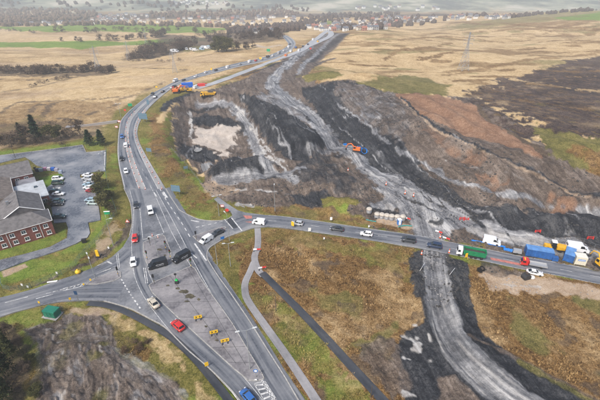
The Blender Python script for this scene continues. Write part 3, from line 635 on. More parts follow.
for lp in main.data.loops: uvm.data[lp.index].uv = (lp.vertex_index % 4 * 4, lp.vertex_index // 4 * 4.0)
tag(main, 'pale trunk road curving away beside the works', kind='structure')
carpark = tag(flat_poly('car_park', CARPARK, Z0 + 0.01, A_WET, None, 0.4), 'wet asphalt car park and drive behind the brick building', kind='structure')
def frac_line(f, a=0, b=None):
    return [(l[0] * (1 - f) + r[0] * f, l[1] * (1 - f) + r[1] * f) for l, r in list(zip(mainL, mainR))[a:b]]
def lane(name, line, w, dz, parent, m=A_LANE): return uv_ribbon(name, line, w, dz, m, parent)
# running lanes, darker than the dusty strips between the cones
def band(name, f0, f1, a, b, dz, parent, m):
    l0 = frac_line(f0, a, b); l1 = frac_line(f1, a, b); mb = ribbon(l0, l1, dz); me_ = mb.mesh(name, m, fix=False); up(me_)
    u_ = me_.uv_layers.new(name='UVMap')
    for lp in me_.loops: u_.data[lp.index].uv = (lp.vertex_index % 2 * 3.5, lp.vertex_index // 2 * 4.0)
    return link(name, me_, parent)
band('lane', 0.03, 0.34, 0, None, Z0 + 0.006, main, A_LANE); band('lane', 0.53, 0.80, 0, None, Z0 + 0.006, main, A_LANE)
SB = smooth_line(S([(135,189),(139,205),(139,222),(138,240),(139,258),(142,275),(150,292),(163,310),(183,333),(206,354),(228,374),(250,400),(290,455)]), 5)
NB = smooth_line(S([(163,189),(170,201),(180,218),(191,238),(203,260),(219,287),(237,315),(254,343),(272,374),(290,402),(325,458)]), 5)
SB2 = smooth_line(S([(156,190),(163,204),(172,222),(182,240),(191,254)]), 5)
lane('lane', SB, 3.9, Z0 + 0.008, junction); lane('lane', NB, 5.6, Z0 + 0.008, junction)
SIDE = smooth_line(S([(230,228),(250,220.5),(280,221.5),(320,227),(375,235.3),(415,241),(450,248.2),(484,255),(520,262.5),(560,269.5),(600,277.5),(680,291.5)]), 5)
lane('lane', SIDE, 6.6, Z0 + 0.009, junction)
WEST = smooth_line(S([(122,291),(100,291),(70,292),(40,298),(0,308),(-60,321)]), 5); lane('lane', WEST, 5.5, Z0 + 0.009, junction)
W2 = smooth_line(S([(131,250),(118,261),(98,272),(75,281),(45,290),(0,302),(-60,315)]), 5); lane('lane', W2, 3.6, Z0 + 0.013, junction)
new_road = uv_ribbon('new_road', smooth_line(S([(196,89),(205,86),(222,80.5),(245,71.8),(270,62.3),(290,55),(303,49.5),(312,42),(322,34.5),(331,29)]), 5), 7.0, 0.22, A_NEW)
tag(new_road, 'pale new carriageway under construction beside the trunk road', kind='structure')
slip = uv_ribbon('slip_road', smooth_line(S([(306,47),(316,43),(326,38.5),(331,35),(330,31)]), 5), 8, 0.3, A_NEW); tag(slip, 'pale curving slip road at the far end of the works', kind='structure')
bridge_lane = uv_ribbon('lane_road', smooth_line(S([(118.5,121),(105,123),(90,125),(76,126.5),(66,127)]), 4), 3.4, 0.25, A_PATH); tag(bridge_lane, 'narrow pale lane crossing the stream west of the trunk road', kind='structure')
# dark fresh patches
flat_poly('asphalt_patch', S([(224.8,220),(231,218),(238,227.6),(233.4,228.8)]), Z0 + 0.018, A_DARK, junction)
PZ = iter((.100, .112, .106, .100))
def path(name, pts, w, m, label):
    o = uv_ribbon(name, smooth_line(S(pts), 5), w, next(PZ), m); return tag(o, label, kind='structure')
for pts_, w_, mk, lb in PATHS: path('footpath', pts_, w_, A_DARK if mk else A_PATH, lb)

# islands: kerbed slabs
def island(pts, label, m=A_ISL):
    w = S(pts); o = tag(flat_poly('traffic_island', w, Z0 + 0.13, m, None, 0.16), label, 'traffic island', 'paved traffic islands of the junction')
    mb = MB(); n = len(w); cx = sum(p[0] for p in w) / n; cy = sum(p[1] for p in w) / n
    for i in range(n):
        a, b = w[i], w[(i + 1) % n]; Lh = math.dist(a, b); mb.box(((a[0] + b[0]) / 2, (a[1] + b[1]) / 2, Z0 + 0.075), (Lh + 0.1, 0.22, 0.15), 0, math.atan2(b[1] - a[1], b[0] - a[0]))
    mb.build('kerb', M_KERB, o); return o
island([(149,285.5),(153,283),(191,266.5),(195,269),(201,279.5),(211,294),(222,309),(233,325),(250,354),(262,374),(264,379),(258,381),(248,380.5),(234,369),(222.5,358.5),(200,338),(175,315),(163,303.5),(152,292.5)], 'long wedge traffic island with chevron boards between the two carriageways')
island([(143.5,243),(146,241.5),(163,235.5),(165,237),(171,252),(171.5,261),(168,264),(150,268),(146.5,263),(143.5,254)], 'small traffic island north of the two black vans')
island([(86,284.6),(95,278.5),(116,271.3),(120.5,272.5),(121,277.5),(114,281),(97,284.5)], 'narrow traffic island on the west arm with lamp post')
island([(193,236.5),(206,232),(224,226.7),(226.5,228),(213,234),(204,238.5),(199.5,243)], 'triangular traffic island at the mouth of the side road')

isl = [o for o in C.objects if o.name == 'traffic_island'][0]
M_SEAL = mat('joint_sealant', (.05,.05,.052), .6, var=.4); SEALS = [((163,303.5),(217,301.5)), ((178,317.5),(229,319)), ((196,333.5),(237,331)), ((212,348.5),(246,347)), ((228,363),(256,363.5)), ((152,289),(203,283)), ((188,268.5),(246,366)), ((170,276.5),(236,364))]
def seals():
    mw = mat('weedy_dirt', (.075,.065,.04), .95, var=.6, scale=1.5, bump=.5); r_ = random.Random(5)
    for cx, cy, rx, ry in [(184,292,5,2.2),(190,297,6,2.5),(178,289,3,1.4),(199,300,2.5,1.2),(168,286,2.5,1.0),(206,327,2.2,1.0),(217,341,2.5,1.1),(187,302,3,1.0),(160,250,3,1.2),(165,256,2,1.2)]:
        flat_poly('weed_patch', S([(cx + rx * math.cos(t) * r_.uniform(.5, 1.2), cy + ry * math.sin(t) * r_.uniform(.5, 1.2)) for t in np.linspace(0, 6.0, 11)]), Z0 + .134 + .0005 * cx / 100, mw, isl)
    for a, b in SEALS: dash(*S([a, b]), .09, isl, Z0 + .137, M_SEAL, 'joint')
# painted lines: one object for each dash
def dash(a, b, w, parent, z=Z0 + 0.024, m=M_MARK, name='lane_marking'):
    mb = MB(); d = Vector((b[0] - a[0], b[1] - a[1])); n = Vector((-d.y, d.x)).normalized() * w / 2
    za, zb = hz(*a) + z, hz(*b) + z
    mb.quad((a[0] - n.x, a[1] - n.y, za), (b[0] - n.x, b[1] - n.y, zb), (b[0] + n.x, b[1] + n.y, zb), (a[0] + n.x, a[1] + n.y, za))
    me_ = mb.mesh(name, m, fix=False); up(me_); return link(name, me_, parent)
def along(line, s):
    for i in range(len(line) - 1):
        L_ = math.dist(line[i], line[i + 1])
        if s <= L_: t = s / L_; return (line[i][0] * (1 - t) + line[i + 1][0] * t, line[i][1] * (1 - t) + line[i + 1][1] * t)
        s -= L_
    return line[-1]
def length(line): return sum(math.dist(line[i], line[i + 1]) for i in range(len(line) - 1))
def dashes(line, on, off, w, parent, start=0.0, end=None):
    T = length(line) if end is None else end; s = start
    while s + on < T: dash(along(line, s), along(line, s + on), w, parent); s += on + off
def solid(line, w, parent, name='edge_line', dz=0.024):
    o = uv_ribbon(name, line, w, Z0 + dz, M_MARK, parent); return o
solid(frac_line(0.025), 0.18, main); solid(frac_line(0.355), 0.18, main); solid(frac_line(0.515), 0.18, main); solid(frac_line(0.815), 0.18, main)
dashes(frac_line(0.66, 0, 12), 3, 6, 0.15, main)
L1 = smooth_line(S([(152.5,190),(158,202),(165,218),(172,233),(183,253),(197,276),(211,298),(226,321),(243,348),(259,375),(281,408)]), 4)
solid(L1, 0.14, junction, dz=0.02)
dashes(smooth_line(S([(160,189),(168,203),(181,222),(190,237)]), 4), 2.0, 2.0, 0.28, junction)
dash(*S([(194.5,243.5),(206.5,261)]), 0.45, junction); dash(*S([(191.5,253.5),(197,258.5)]), 0.35, junction)
dash(*S([(163,192),(167,198)]), 0.9, junction); dash(*S([(154,192.5),(157,197)]), 0.35, junction)
dashes(smooth_line(S([(121.5,279.5),(127,289),(134,299.5),(142,311)]), 4), 0.8, 0.7, 0.34, junction)
for a in (0, 1.6): dash(*S([(116.5 + a, 255 - a), (118 + a, 269 - a * .6)]), 0.16, junction)
dash(*S([(107,261.5),(112,264)]), 0.5, junction); dash(*S([(103,271.5),(111,268.5)]), 0.5, junction); dash(*S([(97,266),(110,261)]), 0.14, junction); dash(*S([(96,274.5),(116,266)]), 0.14, junction)
for k in range(6):
    dash(*S([(81 - 7 * k, 284.5 + 1.9 * k), (86 - 7 * k, 283.2 + 1.9 * k)]), 0.22, junction)
for q in [((63,291),(84,286)), ((63,289),(80,284.5)), ((66,290),(70,286.8)), ((73,288.3),(77,285.2)), ((80,286.6),(84,283.5)), ((36,299),(53,294.5)), ((5,303),(28,297))]: dash(*S(q), 0.2, junction)
for a in (0, 1.8): dash(*S([(143.5 + a, 268), (146 + a, 283.5)]), 0.2, junction)
dash(*S([(143,240),(139.5,205)]), 0.16, junction); dash(*S([(164,233),(155,212)]), 0.16, junction); dash(*S([(143,239.8),(163,234)]), 0.25, junction)
dash(*S([(150,257),(156,252)]), 0.3, junction)
SWH = smooth_line(S([(195,222.5),(206,223.5),(217,222.5)]), 3)
dash(*S([(191,220.5),(199,222)]), 0.5, junction)
dashes(smooth_line(S([(196,227.5),(210,224.5),(226,220.5)]), 3), 1.1, 0.9, 0.3, junction)
for a in ((224.4,219.3),): dash(*S([a, (233,229)]), 0.35, junction)
dash(*S([(231.5,218),(242,231)]), 0.35, junction)
dashes(SIDE, 3.0, 4.5, 0.14, junction, 14)
for f in (-1, 1):
    o = offset_line(SIDE, 6.5)[0 if f > 0 else 1]; solid(o[8:], 0.12, junction)
o = offset_line(NB, 5.3)[1]; solid(o, 0.14, junction); solid(offset_line(SB, 3.8)[1], 0.12, junction); solid(offset_line(SB, 3.8)[0][24:], 0.12, junction)
seals()
# hatched tail of the long island
hA = S([(254,384),(265,381.5),(276,399),(268,407)])
for i in range(4): dash(hA[i], hA[(i + 1) % 4], 0.16, junction)
for k in range(5):
    t = k / 5 + 0.08; a = [hA[0][j] * (1 - t) + hA[3][j] * t for j in (0, 1)]; b = [hA[1][j] * (1 - t - .1) + hA[2][j] * (t + .1) for j in (0, 1)]; dash(a, b, 0.38, junction)
for q in [[(490,257.5),(520,263.5),(521,266),(491,260)], [(243,215.5),(252,216),(252,218.5),(246,219)], [(245,222),(252,221.5),(251,223)]]:
    o = flat_poly('red_surfacing', S(q), Z0 + 0.017, M_RED, junction)
for k in range(9):  # parking bays
    dash(*S([(84 + k * .05, 176.5 + 5 * k), (95.5 + k * .55, 176 + 5 * k)]), 0.1, carpark, Z0 + 0.02, name='bay_marking')
dash(*S([(105,152),(104.5,170)]), 0.35, carpark, Z0 + 0.02, name='bay_marking')
# kerb along the carriageway edges
def kerb(line, parent, side_h=0.12):
    L_, R_ = offset_line(line, 0.25); mb = MB(); n = len(line)
    for i in range(n):
        for p, dz in ((L_[i], -0.4), (L_[i], side_h), (R_[i], side_h), (R_[i], -0.4)): mb.v.append((p[0], p[1], hz(*p) + Z0 + dz))
    for i in range(n - 1):
        for k in range(3): a = i * 4 + k; mb.f.append((a, a + 1, a + 5, a + 4)); mb.m.append(0)
    return link('kerb', mb.mesh('kerb', M_KERB), parent)
kerb(smooth_line(S([(104,301),(121,305.7),(133.5,310),(150,319),(165,327.5),(187.5,350),(207.5,367),(225,384),(237.5,398),(262,430)]), 3), junction)
kerb(smooth_line(S([(325,445),(297.5,399),(285,377.5),(267.5,350),(250,322),(239,305.7),(231,294),(219,277.6),(209,262),(207,257),(207.5,252),(210,247.5),(218.5,242),(227,237),(238,233),(251,228.5)]), 3), junction)
kerb(smooth_line(S([(232.5,216),(225.5,220),(211.5,221),(199,219.4),(190.5,216),(180,210.5),(177,206.5),(170,196),(166,189)]), 3), junction)
kerb(smooth_line(S([(124,188.5),(128,197),(130.6,204),(132,215),(132,225),(129.5,236)]), 3), junction)
kerb(smooth_line(S([(0,155.5),(37.5,151),(82.5,145)]), 2), carpark); kerb(S([(82.5,145),(86,152.5),(106,150.5)]), carpark)

# ------------------------------------------------------------------ brick building with wings
M_BRICK = None; LATER = []
def brick_mat():
    m, nt, b = new_mat('red_brick'); N = nt.nodes; L = nt.links
    tc = N.new('ShaderNodeTexCoord'); mp = N.new('ShaderNodeMapping'); mp.inputs['Rotation'].default_value = (R(90), 0, 0); L.new(tc.outputs['Object'], mp.inputs[0])
    br = N.new('ShaderNodeTexBrick'); br.inputs['Scale'].default_value = 1.6; br.inputs['Mortar Size'].default_value = 0.012
    br.inputs['Color1'].default_value = (.27,.085,.055,1); br.inputs['Color2'].default_value = (.19,.06,.04,1); br.inputs['Mortar'].default_value = (.3,.22,.18,1)
    L.new(mp.outputs[0], br.inputs['Vector']); nz_ = N.new('ShaderNodeTexNoise'); nz_.inputs['Scale'].default_value = 0.5; nz_.inputs['Detail'].default_value = 5
    mx = N.new('ShaderNodeMix'); mx.data_type = 'RGBA'; mx.blend_type = 'MULTIPLY'; mx.inputs[0].default_value = 0.6; L.new(br.outputs[0], mx.inputs[6]); L.new(nz_.outputs['Color'], mx.inputs[7])
    rp = N.new('ShaderNodeHueSaturation'); rp.inputs['Value'].default_value = 1.35; L.new(mx.outputs[2], rp.inputs['Color']); L.new(rp.outputs[0], b.inputs['Base Color']); b.inputs['Roughness'].default_value = 0.85; return m
M_BRICK = brick_mat()
M_SLATE = mat('grey_roof_tile', (.125,.118,.118), 0.7, var=0.35, scale=0.9, bump=0.4)
M_BTILE = mat('brown_roof_tile', (.19,.155,.13), 0.75, var=0.35, scale=0.9, bump=0.4)
M_FLAT = mat('pale_felt_roof', (.42,.44,.46), 0.4, var=0.22, scale=0.5)
M_FLATD = mat('grey_felt_roof', (.20,.20,.22), 0.45, var=0.3, scale=0.5)
M_WHITE = mat('white_upvc', (.78,.78,.77), 0.4, var=0.05)
M_GLASS = mat('dark_window_glass', (.05,.065,.08), 0.08, var=0.3, scale=1.0)
M_METAL = mat('galvanised_steel', (.36,.37,.38), 0.45, 0.7, var=0.15, scale=3)
M_BLACKP = mat('black_plastic', (.02,.02,.022), 0.5)
bx0, by0 = survey(56, 234); bx1, by1 = survey(0, 251)
brz = math.atan2(by0 - by1, bx0 - bx1)
bld = thing('brick_building', 'two-storey red brick building with grey tiled roofs beside the car park', 'building', (bx0, by0, 0.0), brz)
# local frame: origin at the front right corner, -x along the facade, +y away from the road
def wing(x0, x1, y0, y1, eave, ridge, roofm, axis='x', hip=(0, 0), over=0.35, name='wing'):
    w = MB(); w.box(((x0 + x1) / 2, (y0 + y1) / 2, eave / 2 - 0.2), (x1 - x0, y1 - y0, eave + 0.4 - 0.02)); wo = w.build('wall', M_BRICK, bld)
    a0, a1, c0, c1 = (x0 - over, x1 + over, y0 - over, y1 + over); r = MB(); t = 0.12; e = eave
    if axis == 'x':
        m = (c0 + c1) / 2; P_ = [(a0, c0, e), (a1, c0, e), (a1, c1, e), (a0, c1, e), (a0 + hip[0], m, ridge), (a1 - hip[1], m, ridge)]
        F_ = [(0, 1, 5, 4), (2, 3, 4, 5), (3, 0, 4), (1, 2, 5)]
    else:
        m = (a0 + a1) / 2; P_ = [(a0, c0, e), (a1, c0, e), (a1, c1, e), (a0, c1, e), (m, c0 + hip[0], ridge), (m, c1 - hip[1], ridge)]
        F_ = [(1, 2, 5, 4), (3, 0, 4, 5), (0, 1, 4), (2, 3, 5)]
    r.add(P_, F_ + [(3, 2, 1, 0)]); ro = r.build('roof', roofm, bld)
    g = MB()
    for p, q in ((0, 1), (1, 2), (2, 3), (3, 0)):
        A, B_ = P_[p], P_[q]; g.tube(A, B_, 0.07, n=6)
    g.build('gutter', M_WHITE, ro)
    rt = MB(); rt.tube(P_[4], P_[5], 0.13, n=6); rt.build('ridge_tiles', roofm, ro)
    return wo, ro
front, froof = wing(-44, 0, 0, 8.0, 5.4, 8.1, M_SLATE, 'x', (0.01, 4.6))
midw, mroof = wing(-13.0, -0.9, 8.6, 22, 5.3, 8.7, M_SLATE, 'y', (0.01, 0.01))
mid2, mroof2 = wing(-21, -8.2, 22.9, 43.2, 5.2, 8.4, M_BTILE, 'y', (0.01, 0.01))
gb = MB(); gb.tube((-0.4, 8.15, 5.35), (-6.95, 8.15, 8.85), 0.15, n=6); gb.build('barge_board', M_WHITE, bld)
gb = MB(); gb.tube((-6.95, 8.15, 8.85), (-13.5, 8.15, 5.35), 0.15, n=6); gb.build('barge_board', M_WHITE, bld)
rear, rroof = wing(-34, -0.7, 44.6, 58.5, 4.6, 7.7, M_SLATE, 'x', (0.01, 0.01))
fl = MB(); fl.box((-2.9, 29.8, 1.75), (9.6, 14.4, 3.9)); fl.build('wall', M_BRICK, bld)
fr = MB(); fr.box((-2.9, 29.8, 3.82), (10.0, 14.8, 0.24)); fro = fr.build('flat_roof', M_FLAT, bld)
fd = MB(); fd.box((-3.6, 40.8, 1.4), (6.4, 6.4, 3.2)); fd.build('wall', M_BRICK, bld); fd = MB(); fd.box((-3.6, 40.8, 3.1), (6.7, 6.7, 0.2)); fd.build('flat_roof', M_FLATD, bld)
fm_ = MB(); fm_.box((-27, 27, 2.6), (10, 24, 5.2)); fm_.build('wall', M_BRICK, bld); fm_ = MB(); fm_.box((-27, 27, 5.3), (10.4, 24.4, 0.2)); fro2 = fm_.build('flat_roof', M_FLATD, bld)
for sx, sy, ro, zz in ((-5, 26.5, fro, 4.12), (-1, 32, fro, 4.12), (-27, 22, fro2, 5.55), (-27, 28, fro2, 5.55), (-27, 34, fro2, 5.55)):
    s_ = MB(); s_.box((sx, sy, zz), (1.3, 1.3, 0.36), taper=0.75); s_.build('skylight', M_GLASS, ro)
def window(x, z, w=1.15, h=1.2, y=-0.0, par=front, rot=0):
    f = MB(); f.box((x, y - 0.02, z), (w + 0.16, 0.10, h + 0.16)); fo = f.build('window', M_WHITE, par)
    for s in (-1, 1):
        p = MB(); p.box((x + s * w / 4, y - 0.075, z + 0.0), (w / 2 - 0.09, 0.02, h - 0.10)); p.build('pane', M_GLASS, fo)
    q = MB(); q.box((x, y - 0.11, z - h / 2 - 0.13), (w + 0.34, 0.2, 0.1)); q.build('sill', M_WHITE, fo)
for k in range(14):
    window(-1.9 - 3.05 * k, 3.95); window(-1.6 - 3.05 * k, 1.45)
for x in (-3.4, -12.3, -21.5, -30.5):
    d = MB(); d.box((x, -0.07, 2.7), (0.14, 0.12, 5.3)); d.build('drainpipe', M_WHITE, bld)
for x in (-3, -6): window(x, 3.2, 1.3, 1.0, 44.58, rear)
for x in (-1.5, .4): window(x, 2.0, 1.3, 1.2, 22.58, bld)
v = MB(); v.box((-10, 16, 7.6), (0.8, 0.8, 1.4)); v.build('vent_stack', M_METAL, mroof)
for px, py, h, w_, lb in [(45,206,2.0,1.2,'clipped shrub below the pale flat roof'), (49.5,204,2.0,1.3,'olive shrub between the flat roof and the parked cars'), (48.5,212,1.8,1.3,'green shrub by the hipped roof end'), (36,170,1.6,1.2,'shrub behind the rear wing of the brick building'), (43,187,1.4,1.6,'low hedge shrub between the grass bed and the flat roof')]: LATER.append((px, py, h, w_, lb))
# garden hedges, bins and screens at the back of the building
M_HEDGE = mat('clipped_hedge', (.05,.07,.025), 0.9, var=0.6, scale=5, bump=1.0)

# ------------------------------------------------------------------ trees
def leaf_mat(name, c1, c2, c3):
    m, nt, b = new_mat(name); N = nt.nodes; L = nt.links
    oi = N.new('ShaderNodeObjectInfo'); g = N.new('ShaderNodeNewGeometry'); nz_ = N.new('ShaderNodeTexNoise'); nz_.inputs['Scale'].default_value = 1.3; nz_.inputs['Detail'].default_value = 4
    L.new(g.outputs['Position'], nz_.inputs['Vector']); ad = N.new('ShaderNodeMath'); ad.operation = 'MULTIPLY_ADD'; ad.inputs[1].default_value = 0.3; L.new(oi.outputs['Random'], ad.inputs[0]); L.new(nz_.outputs['Fac'], ad.inputs[2])
    rp = N.new('ShaderNodeValToRGB'); e = rp.color_ramp.elements; e[0].position = 0.4; e[0].color = c1 + (1,); e[1].position = 0.9; e[1].color = c3 + (1,); q = e.new(0.64); q.color = c2 + (1,)
    L.new(ad.outputs[0], rp.inputs[0]); L.new(rp.outputs[0], b.inputs['Base Color']); b.inputs['Roughness'].default_value = 0.85; b.inputs['Specular IOR Level'].default_value = 0.2; return m
M_TWIG = leaf_mat('bare_twigs', (.04,.028,.022), (.078,.056,.042), (.14,.105,.075))
M_RUST = leaf_mat('rusty_twigs', (.055,.034,.025), (.095,.06,.04), (.15,.105,.07))
M_OLIVE = leaf_mat('olive_foliage', (.03,.035,.012), (.075,.075,.028), (.14,.125,.05))
M_PINE = leaf_mat('pine_needles', (.012,.024,.012), (.030,.052,.024), (.065,.088,.04))
M_DGREEN = leaf_mat('dull_green_needles', (.016,.022,.009), (.045,.056,.02), (.10,.105,.04))
M_BARK = mat('bark', (.085,.065,.05), 0.9, var=0.4, scale=3, bump=0.6)
def leaf_cloud(n, fn, size, seed, flat=0.35, narrow=0.35):
    """n little leaf or twig faces, placed by fn"""
    r = np.random.default_rng(seed); P_ = np.array([fn(r) for _ in range(n)]); d = r.normal(size=(n, 3)); d[:, 2] = np.abs(d[:, 2]) * 0.8; d /= np.linalg.norm(d, axis=1)[:, None]
    e = r.normal(size=(n, 3)); e = np.cross(d, e); e /= np.linalg.norm(e, axis=1)[:, None] + 1e-9
    s = size * r.uniform(0.55, 1.35, n)[:, None]; a = d * s; b = e * s * narrow
    V_ = np.stack([P_ - b, P_ + a * 0.5 - b * 0.6 + b, P_ + a + b * 0.2, P_ + b * 1.1], 1).reshape(-1, 3)
    mb = MB(); mb.v = [tuple(v) for v in V_]; mb.f = [(4 * i, 4 * i + 1, 4 * i + 2, 4 * i + 3) for i in range(n)]; mb.m = [0] * n; return mb
def branching(h, r0, seed, limbs=7, spread=0.45, start=0.3):
    rnd = random.Random(seed); mb = MB(); p = Vector((0, 0, -0.3)); tips = []; k = 4
    lean = Vector((rnd.uniform(-.06, .06), rnd.uniform(-.06, .06), 1))
    pts = [p + lean * (h * 0.85 + .3) * (i / k) + Vector((rnd.uniform(-.03, .03) * h * (i > 0), rnd.uniform(-.03, .03) * h * (i > 0), 0)) for i in range(k + 1)]
    for i in range(k): mb.tube(pts[i], pts[i + 1], r0 * (1 - i / k * 0.8), r0 * (1 - (i + 1) / k * 0.8), 6, caps=(i == 0))
    for i in range(limbs):
        t = start + (0.95 - start) * i / limbs; b = pts[0].lerp(pts[-1], t); a = rnd.uniform(0, 6.28) + i * 2.4; ln = h * spread * (1.15 - t * 0.7) * rnd.uniform(0.8, 1.15)
        e = b + Vector((math.cos(a) * ln, math.sin(a) * ln, ln * rnd.uniform(0.5, 1.0))); mb.tube(b, e, r0 * 0.38 * (1.1 - t), r0 * 0.1, 5, caps=False); tips.append((b, e))
    return mb, tips
def crown_fn(h, w, base, seed, clumps=11, hollow=0.25):
    rnd = np.random.default_rng(seed); cs = []
    for i in range(clumps):
        a = rnd.uniform(0, 6.28); q = math.sqrt(rnd.uniform(0.02, 1)); zz = rnd.uniform(0, 1); rr = w / 2 * q * math.sin(math.pi * (0.18 + 0.72 * zz)) ** 0.7
        cs.append((rr * math.cos(a), rr * math.sin(a), base + (h - base) * (0.08 + 0.8 * zz), rnd.uniform(0.16, 0.30) * w))
    def fn(r):
        c = cs[r.integers(len(cs))]; d = r.normal(size=3); d /= np.linalg.norm(d); q = c[3] * (r.uniform(hollow, 1.0) ** 0.5); return (c[0] + d[0] * q, c[1] + d[1] * q, max(base * 0.8, c[2] + d[2] * q * 0.8))
    return fn
def conifer_fn(h, w, base):
    def fn(r):
        t = r.uniform(0, 1) ** 0.75; zz = base + (h - base) * t; tier = 0.72 + 0.28 * math.sin(t * 38); rr = w / 2 * (1 - t) ** 0.8 * tier * math.sqrt(r.uniform(0.15, 1)); a = r.uniform(0, 6.28); return (rr * math.cos(a), rr * math.sin(a), zz - 0.18 * rr)
    return fn
TREES = {}
def tree_proto(kind, i, h, w, n, size, leafm, trunk_r, base=0.25, conifer=False, narrow=0.35):
    sd = sum(ord(c) for c in kind) * 7 + i; br, tips = branching(h, trunk_r, sd, 4 if conifer else 8, 0.12 if conifer else 0.42)
    cr = leaf_cloud(n, conifer_fn(h, w, base * h) if conifer else crown_fn(h, w, base * h, sd), size, sd, narrow=narrow)
    TREES.setdefault(kind, []).append(([('trunk', br.mesh('trunk', M_BARK, True), None), ('crown', cr.mesh('crown', leafm, fix=False), None)], h))
for i in range(4):
    tree_proto('bare', i, 8.0, 7.0, 1100, 0.8, M_TWIG, 0.16, 0.12, narrow=0.2); tree_proto('rust', i, 7.0, 7.0, 1000, 0.75, M_RUST, 0.15, 0.1, narrow=0.22)
    tree_proto('olive', i, 8.0, 7.0, 2200, 0.62, M_OLIVE, 0.17, 0.15); tree_proto('pine', i, 10.0, 6.4, 1500, 0.85, M_PINE, 0.19, 0.1, True, 0.28)
    tree_proto('thorn', i, 3.2, 4.2, 420, 0.45, M_TWIG, 0.09, 0.06, narrow=0.2)
for i in range(2): tree_proto('bigpine', i, 14.0, 6.2, 6500, 0.6, M_DGREEN, 0.2, 0.12, True, 0.26); tree_proto('bigbare', i, 7.0, 5.0, 3000, 0.55, M_TWIG, 0.12, 0.2, narrow=0.09)
def tree(kind, px, py, h, label, group=None, name=None, wide=1.0, cat='tree'):
    pr, h0 = TREES[kind][random.randrange(len(TREES[kind]))]; s = h / h0
    return spawn(pr, name or ('conifer_tree' if 'pine' in kind else 'bare_tree' if kind in ('bare', 'bigbare') else 'tree'), label, cat, G(px, py), random.uniform(0, 6.28), group, (s * wide, s * wide, s))
def where(u, v, h=None, hr=None):
    s = ['left end', 'left of middle', 'middle', 'right of middle', 'right end'][min(4, int(u * 5))]
    if v is not None: s += (' far' if v < .5 else ' near') + ' side'
    return s
# row behind the car park
for px, py, k, h, lb in [(12,147,'bare',8.5,'brown leafless tree near the left edge behind the car park'), (38,140.5,'pine',13,'tall dark conifer, largest behind the car park'), (26,141,'bare',8.5,'pinkish bare tree left of the tall conifer'), (22,138,'pine',8,'small dark conifer just left of the pinkish bare tree'),
    (53,141,'olive',8.5,'rounded olive evergreen right of the tall conifer'), (61,138,'bare',6.5,'small bare tree between rounded evergreen and poplar'), (80,137,'bare',9.5,'slim leafless tree above the car park corner'), (90,145.5,'pine',8,'left of two conifers on the grass at the car park corner'), (102,145.5,'pine',8,'right of two conifers on the grass at the car park corner'),
    (0,144,'bare',7,'bare tree cut by the left edge behind the car park'), (45,138,'bare',6.5,'low bare tree behind the tall conifer'), (70,138,'bare',5.5,'low brown bare tree beside the slim leafless tree'), (33,145,'bare',5.5,'low scrubby tree in front of the tall conifer')]:
    tree(k, px, py, h, lb, wide=1.45 if px in (90, 102) else 1.15)
for i in range(16):
    u_ = (i + random.random()) / 16; tree('thorn', -2 + 68 * u_, random.uniform(140, 147), random.uniform(2.2, 3.6), 'leafless bush in the belt behind the car park, ' + where(u_, None), 'scrub behind the car park', 'scrub_bush', cat='bush')
# trees between car park and trunk road
tree('olive', 104, 199, 7.5, 'large olive green shrub tree at the right of the parked cars', wide=1.1); tree('olive', 105, 208.5, 6.0, 'dark green shrub at the lower end of the car park trees', wide=1.1); tree('olive', 102, 188, 6.5, 'green shrub at the upper end of the car park trees', wide=1.1)
tree('bare', 107, 205, 3.4, 'little brown bare bush by the main road fence', cat='bush'); tree('thorn', 114, 210, 3.0, 'small leafless bush beside the fence above the lamp post', cat='bush'); tree('thorn', 113.5, 217, 2.4, 'tiny bare bush on the slope under the lamp post', cat='bush')
for px, py, h, w_, lb in LATER: tree('olive', px, py, h, lb, None, 'shrub', w_, 'shrub')
# corner plot, left edge
for px, py, k, h, lb in [(6,378,'bigpine',13,'tall thin conifer nearest the bottom left corner'), (1,352,'bigpine',13,'tall conifer cut by the left edge below the road'), (13,358,'bigpine',8,'shorter conifer leaning over the left edge of the muddy plot'), (4,405,'bigpine',14,'conifer at the very bottom left of the view'),
    (14,395,'bigbare',6,'leafless tree at the bottom left among conifers'), (20,350,'bigbare',4.5,'dark forked bare tree on the edge of the muddy plot'), (27,372,'bigbare',4.0,'low bare tree beside the muddy plot'), (8,334,'bigbare',4.5,'leafless tree near the road at the left edge')]:
    tree(k, px, py, h, lb)
for px, py, h, lb in [(38,394,2.4,'round dark green shrub at the edge of the muddy plot'), (31,362,2.2,'olive shrub on the bank left of the muddy plot')]:
    tree('olive', px, py, h, lb, None, 'shrub', 1.3, 'shrub')
for px, py, lb in [(134,343,'leftmost of the upper row'),(140,346,'middle of the upper row'),(147,342,'nearest the dark footpath'),(125,352,'nearest the churned mud'),(138,352,'lowest one')]:
    tree('rust', px, py, random.uniform(1.0, 1.7), 'small brown bramble bush on the corner plot grass, ' + lb, 'brambles on the corner plot', 'bramble_bush', 1.5, 'bush')
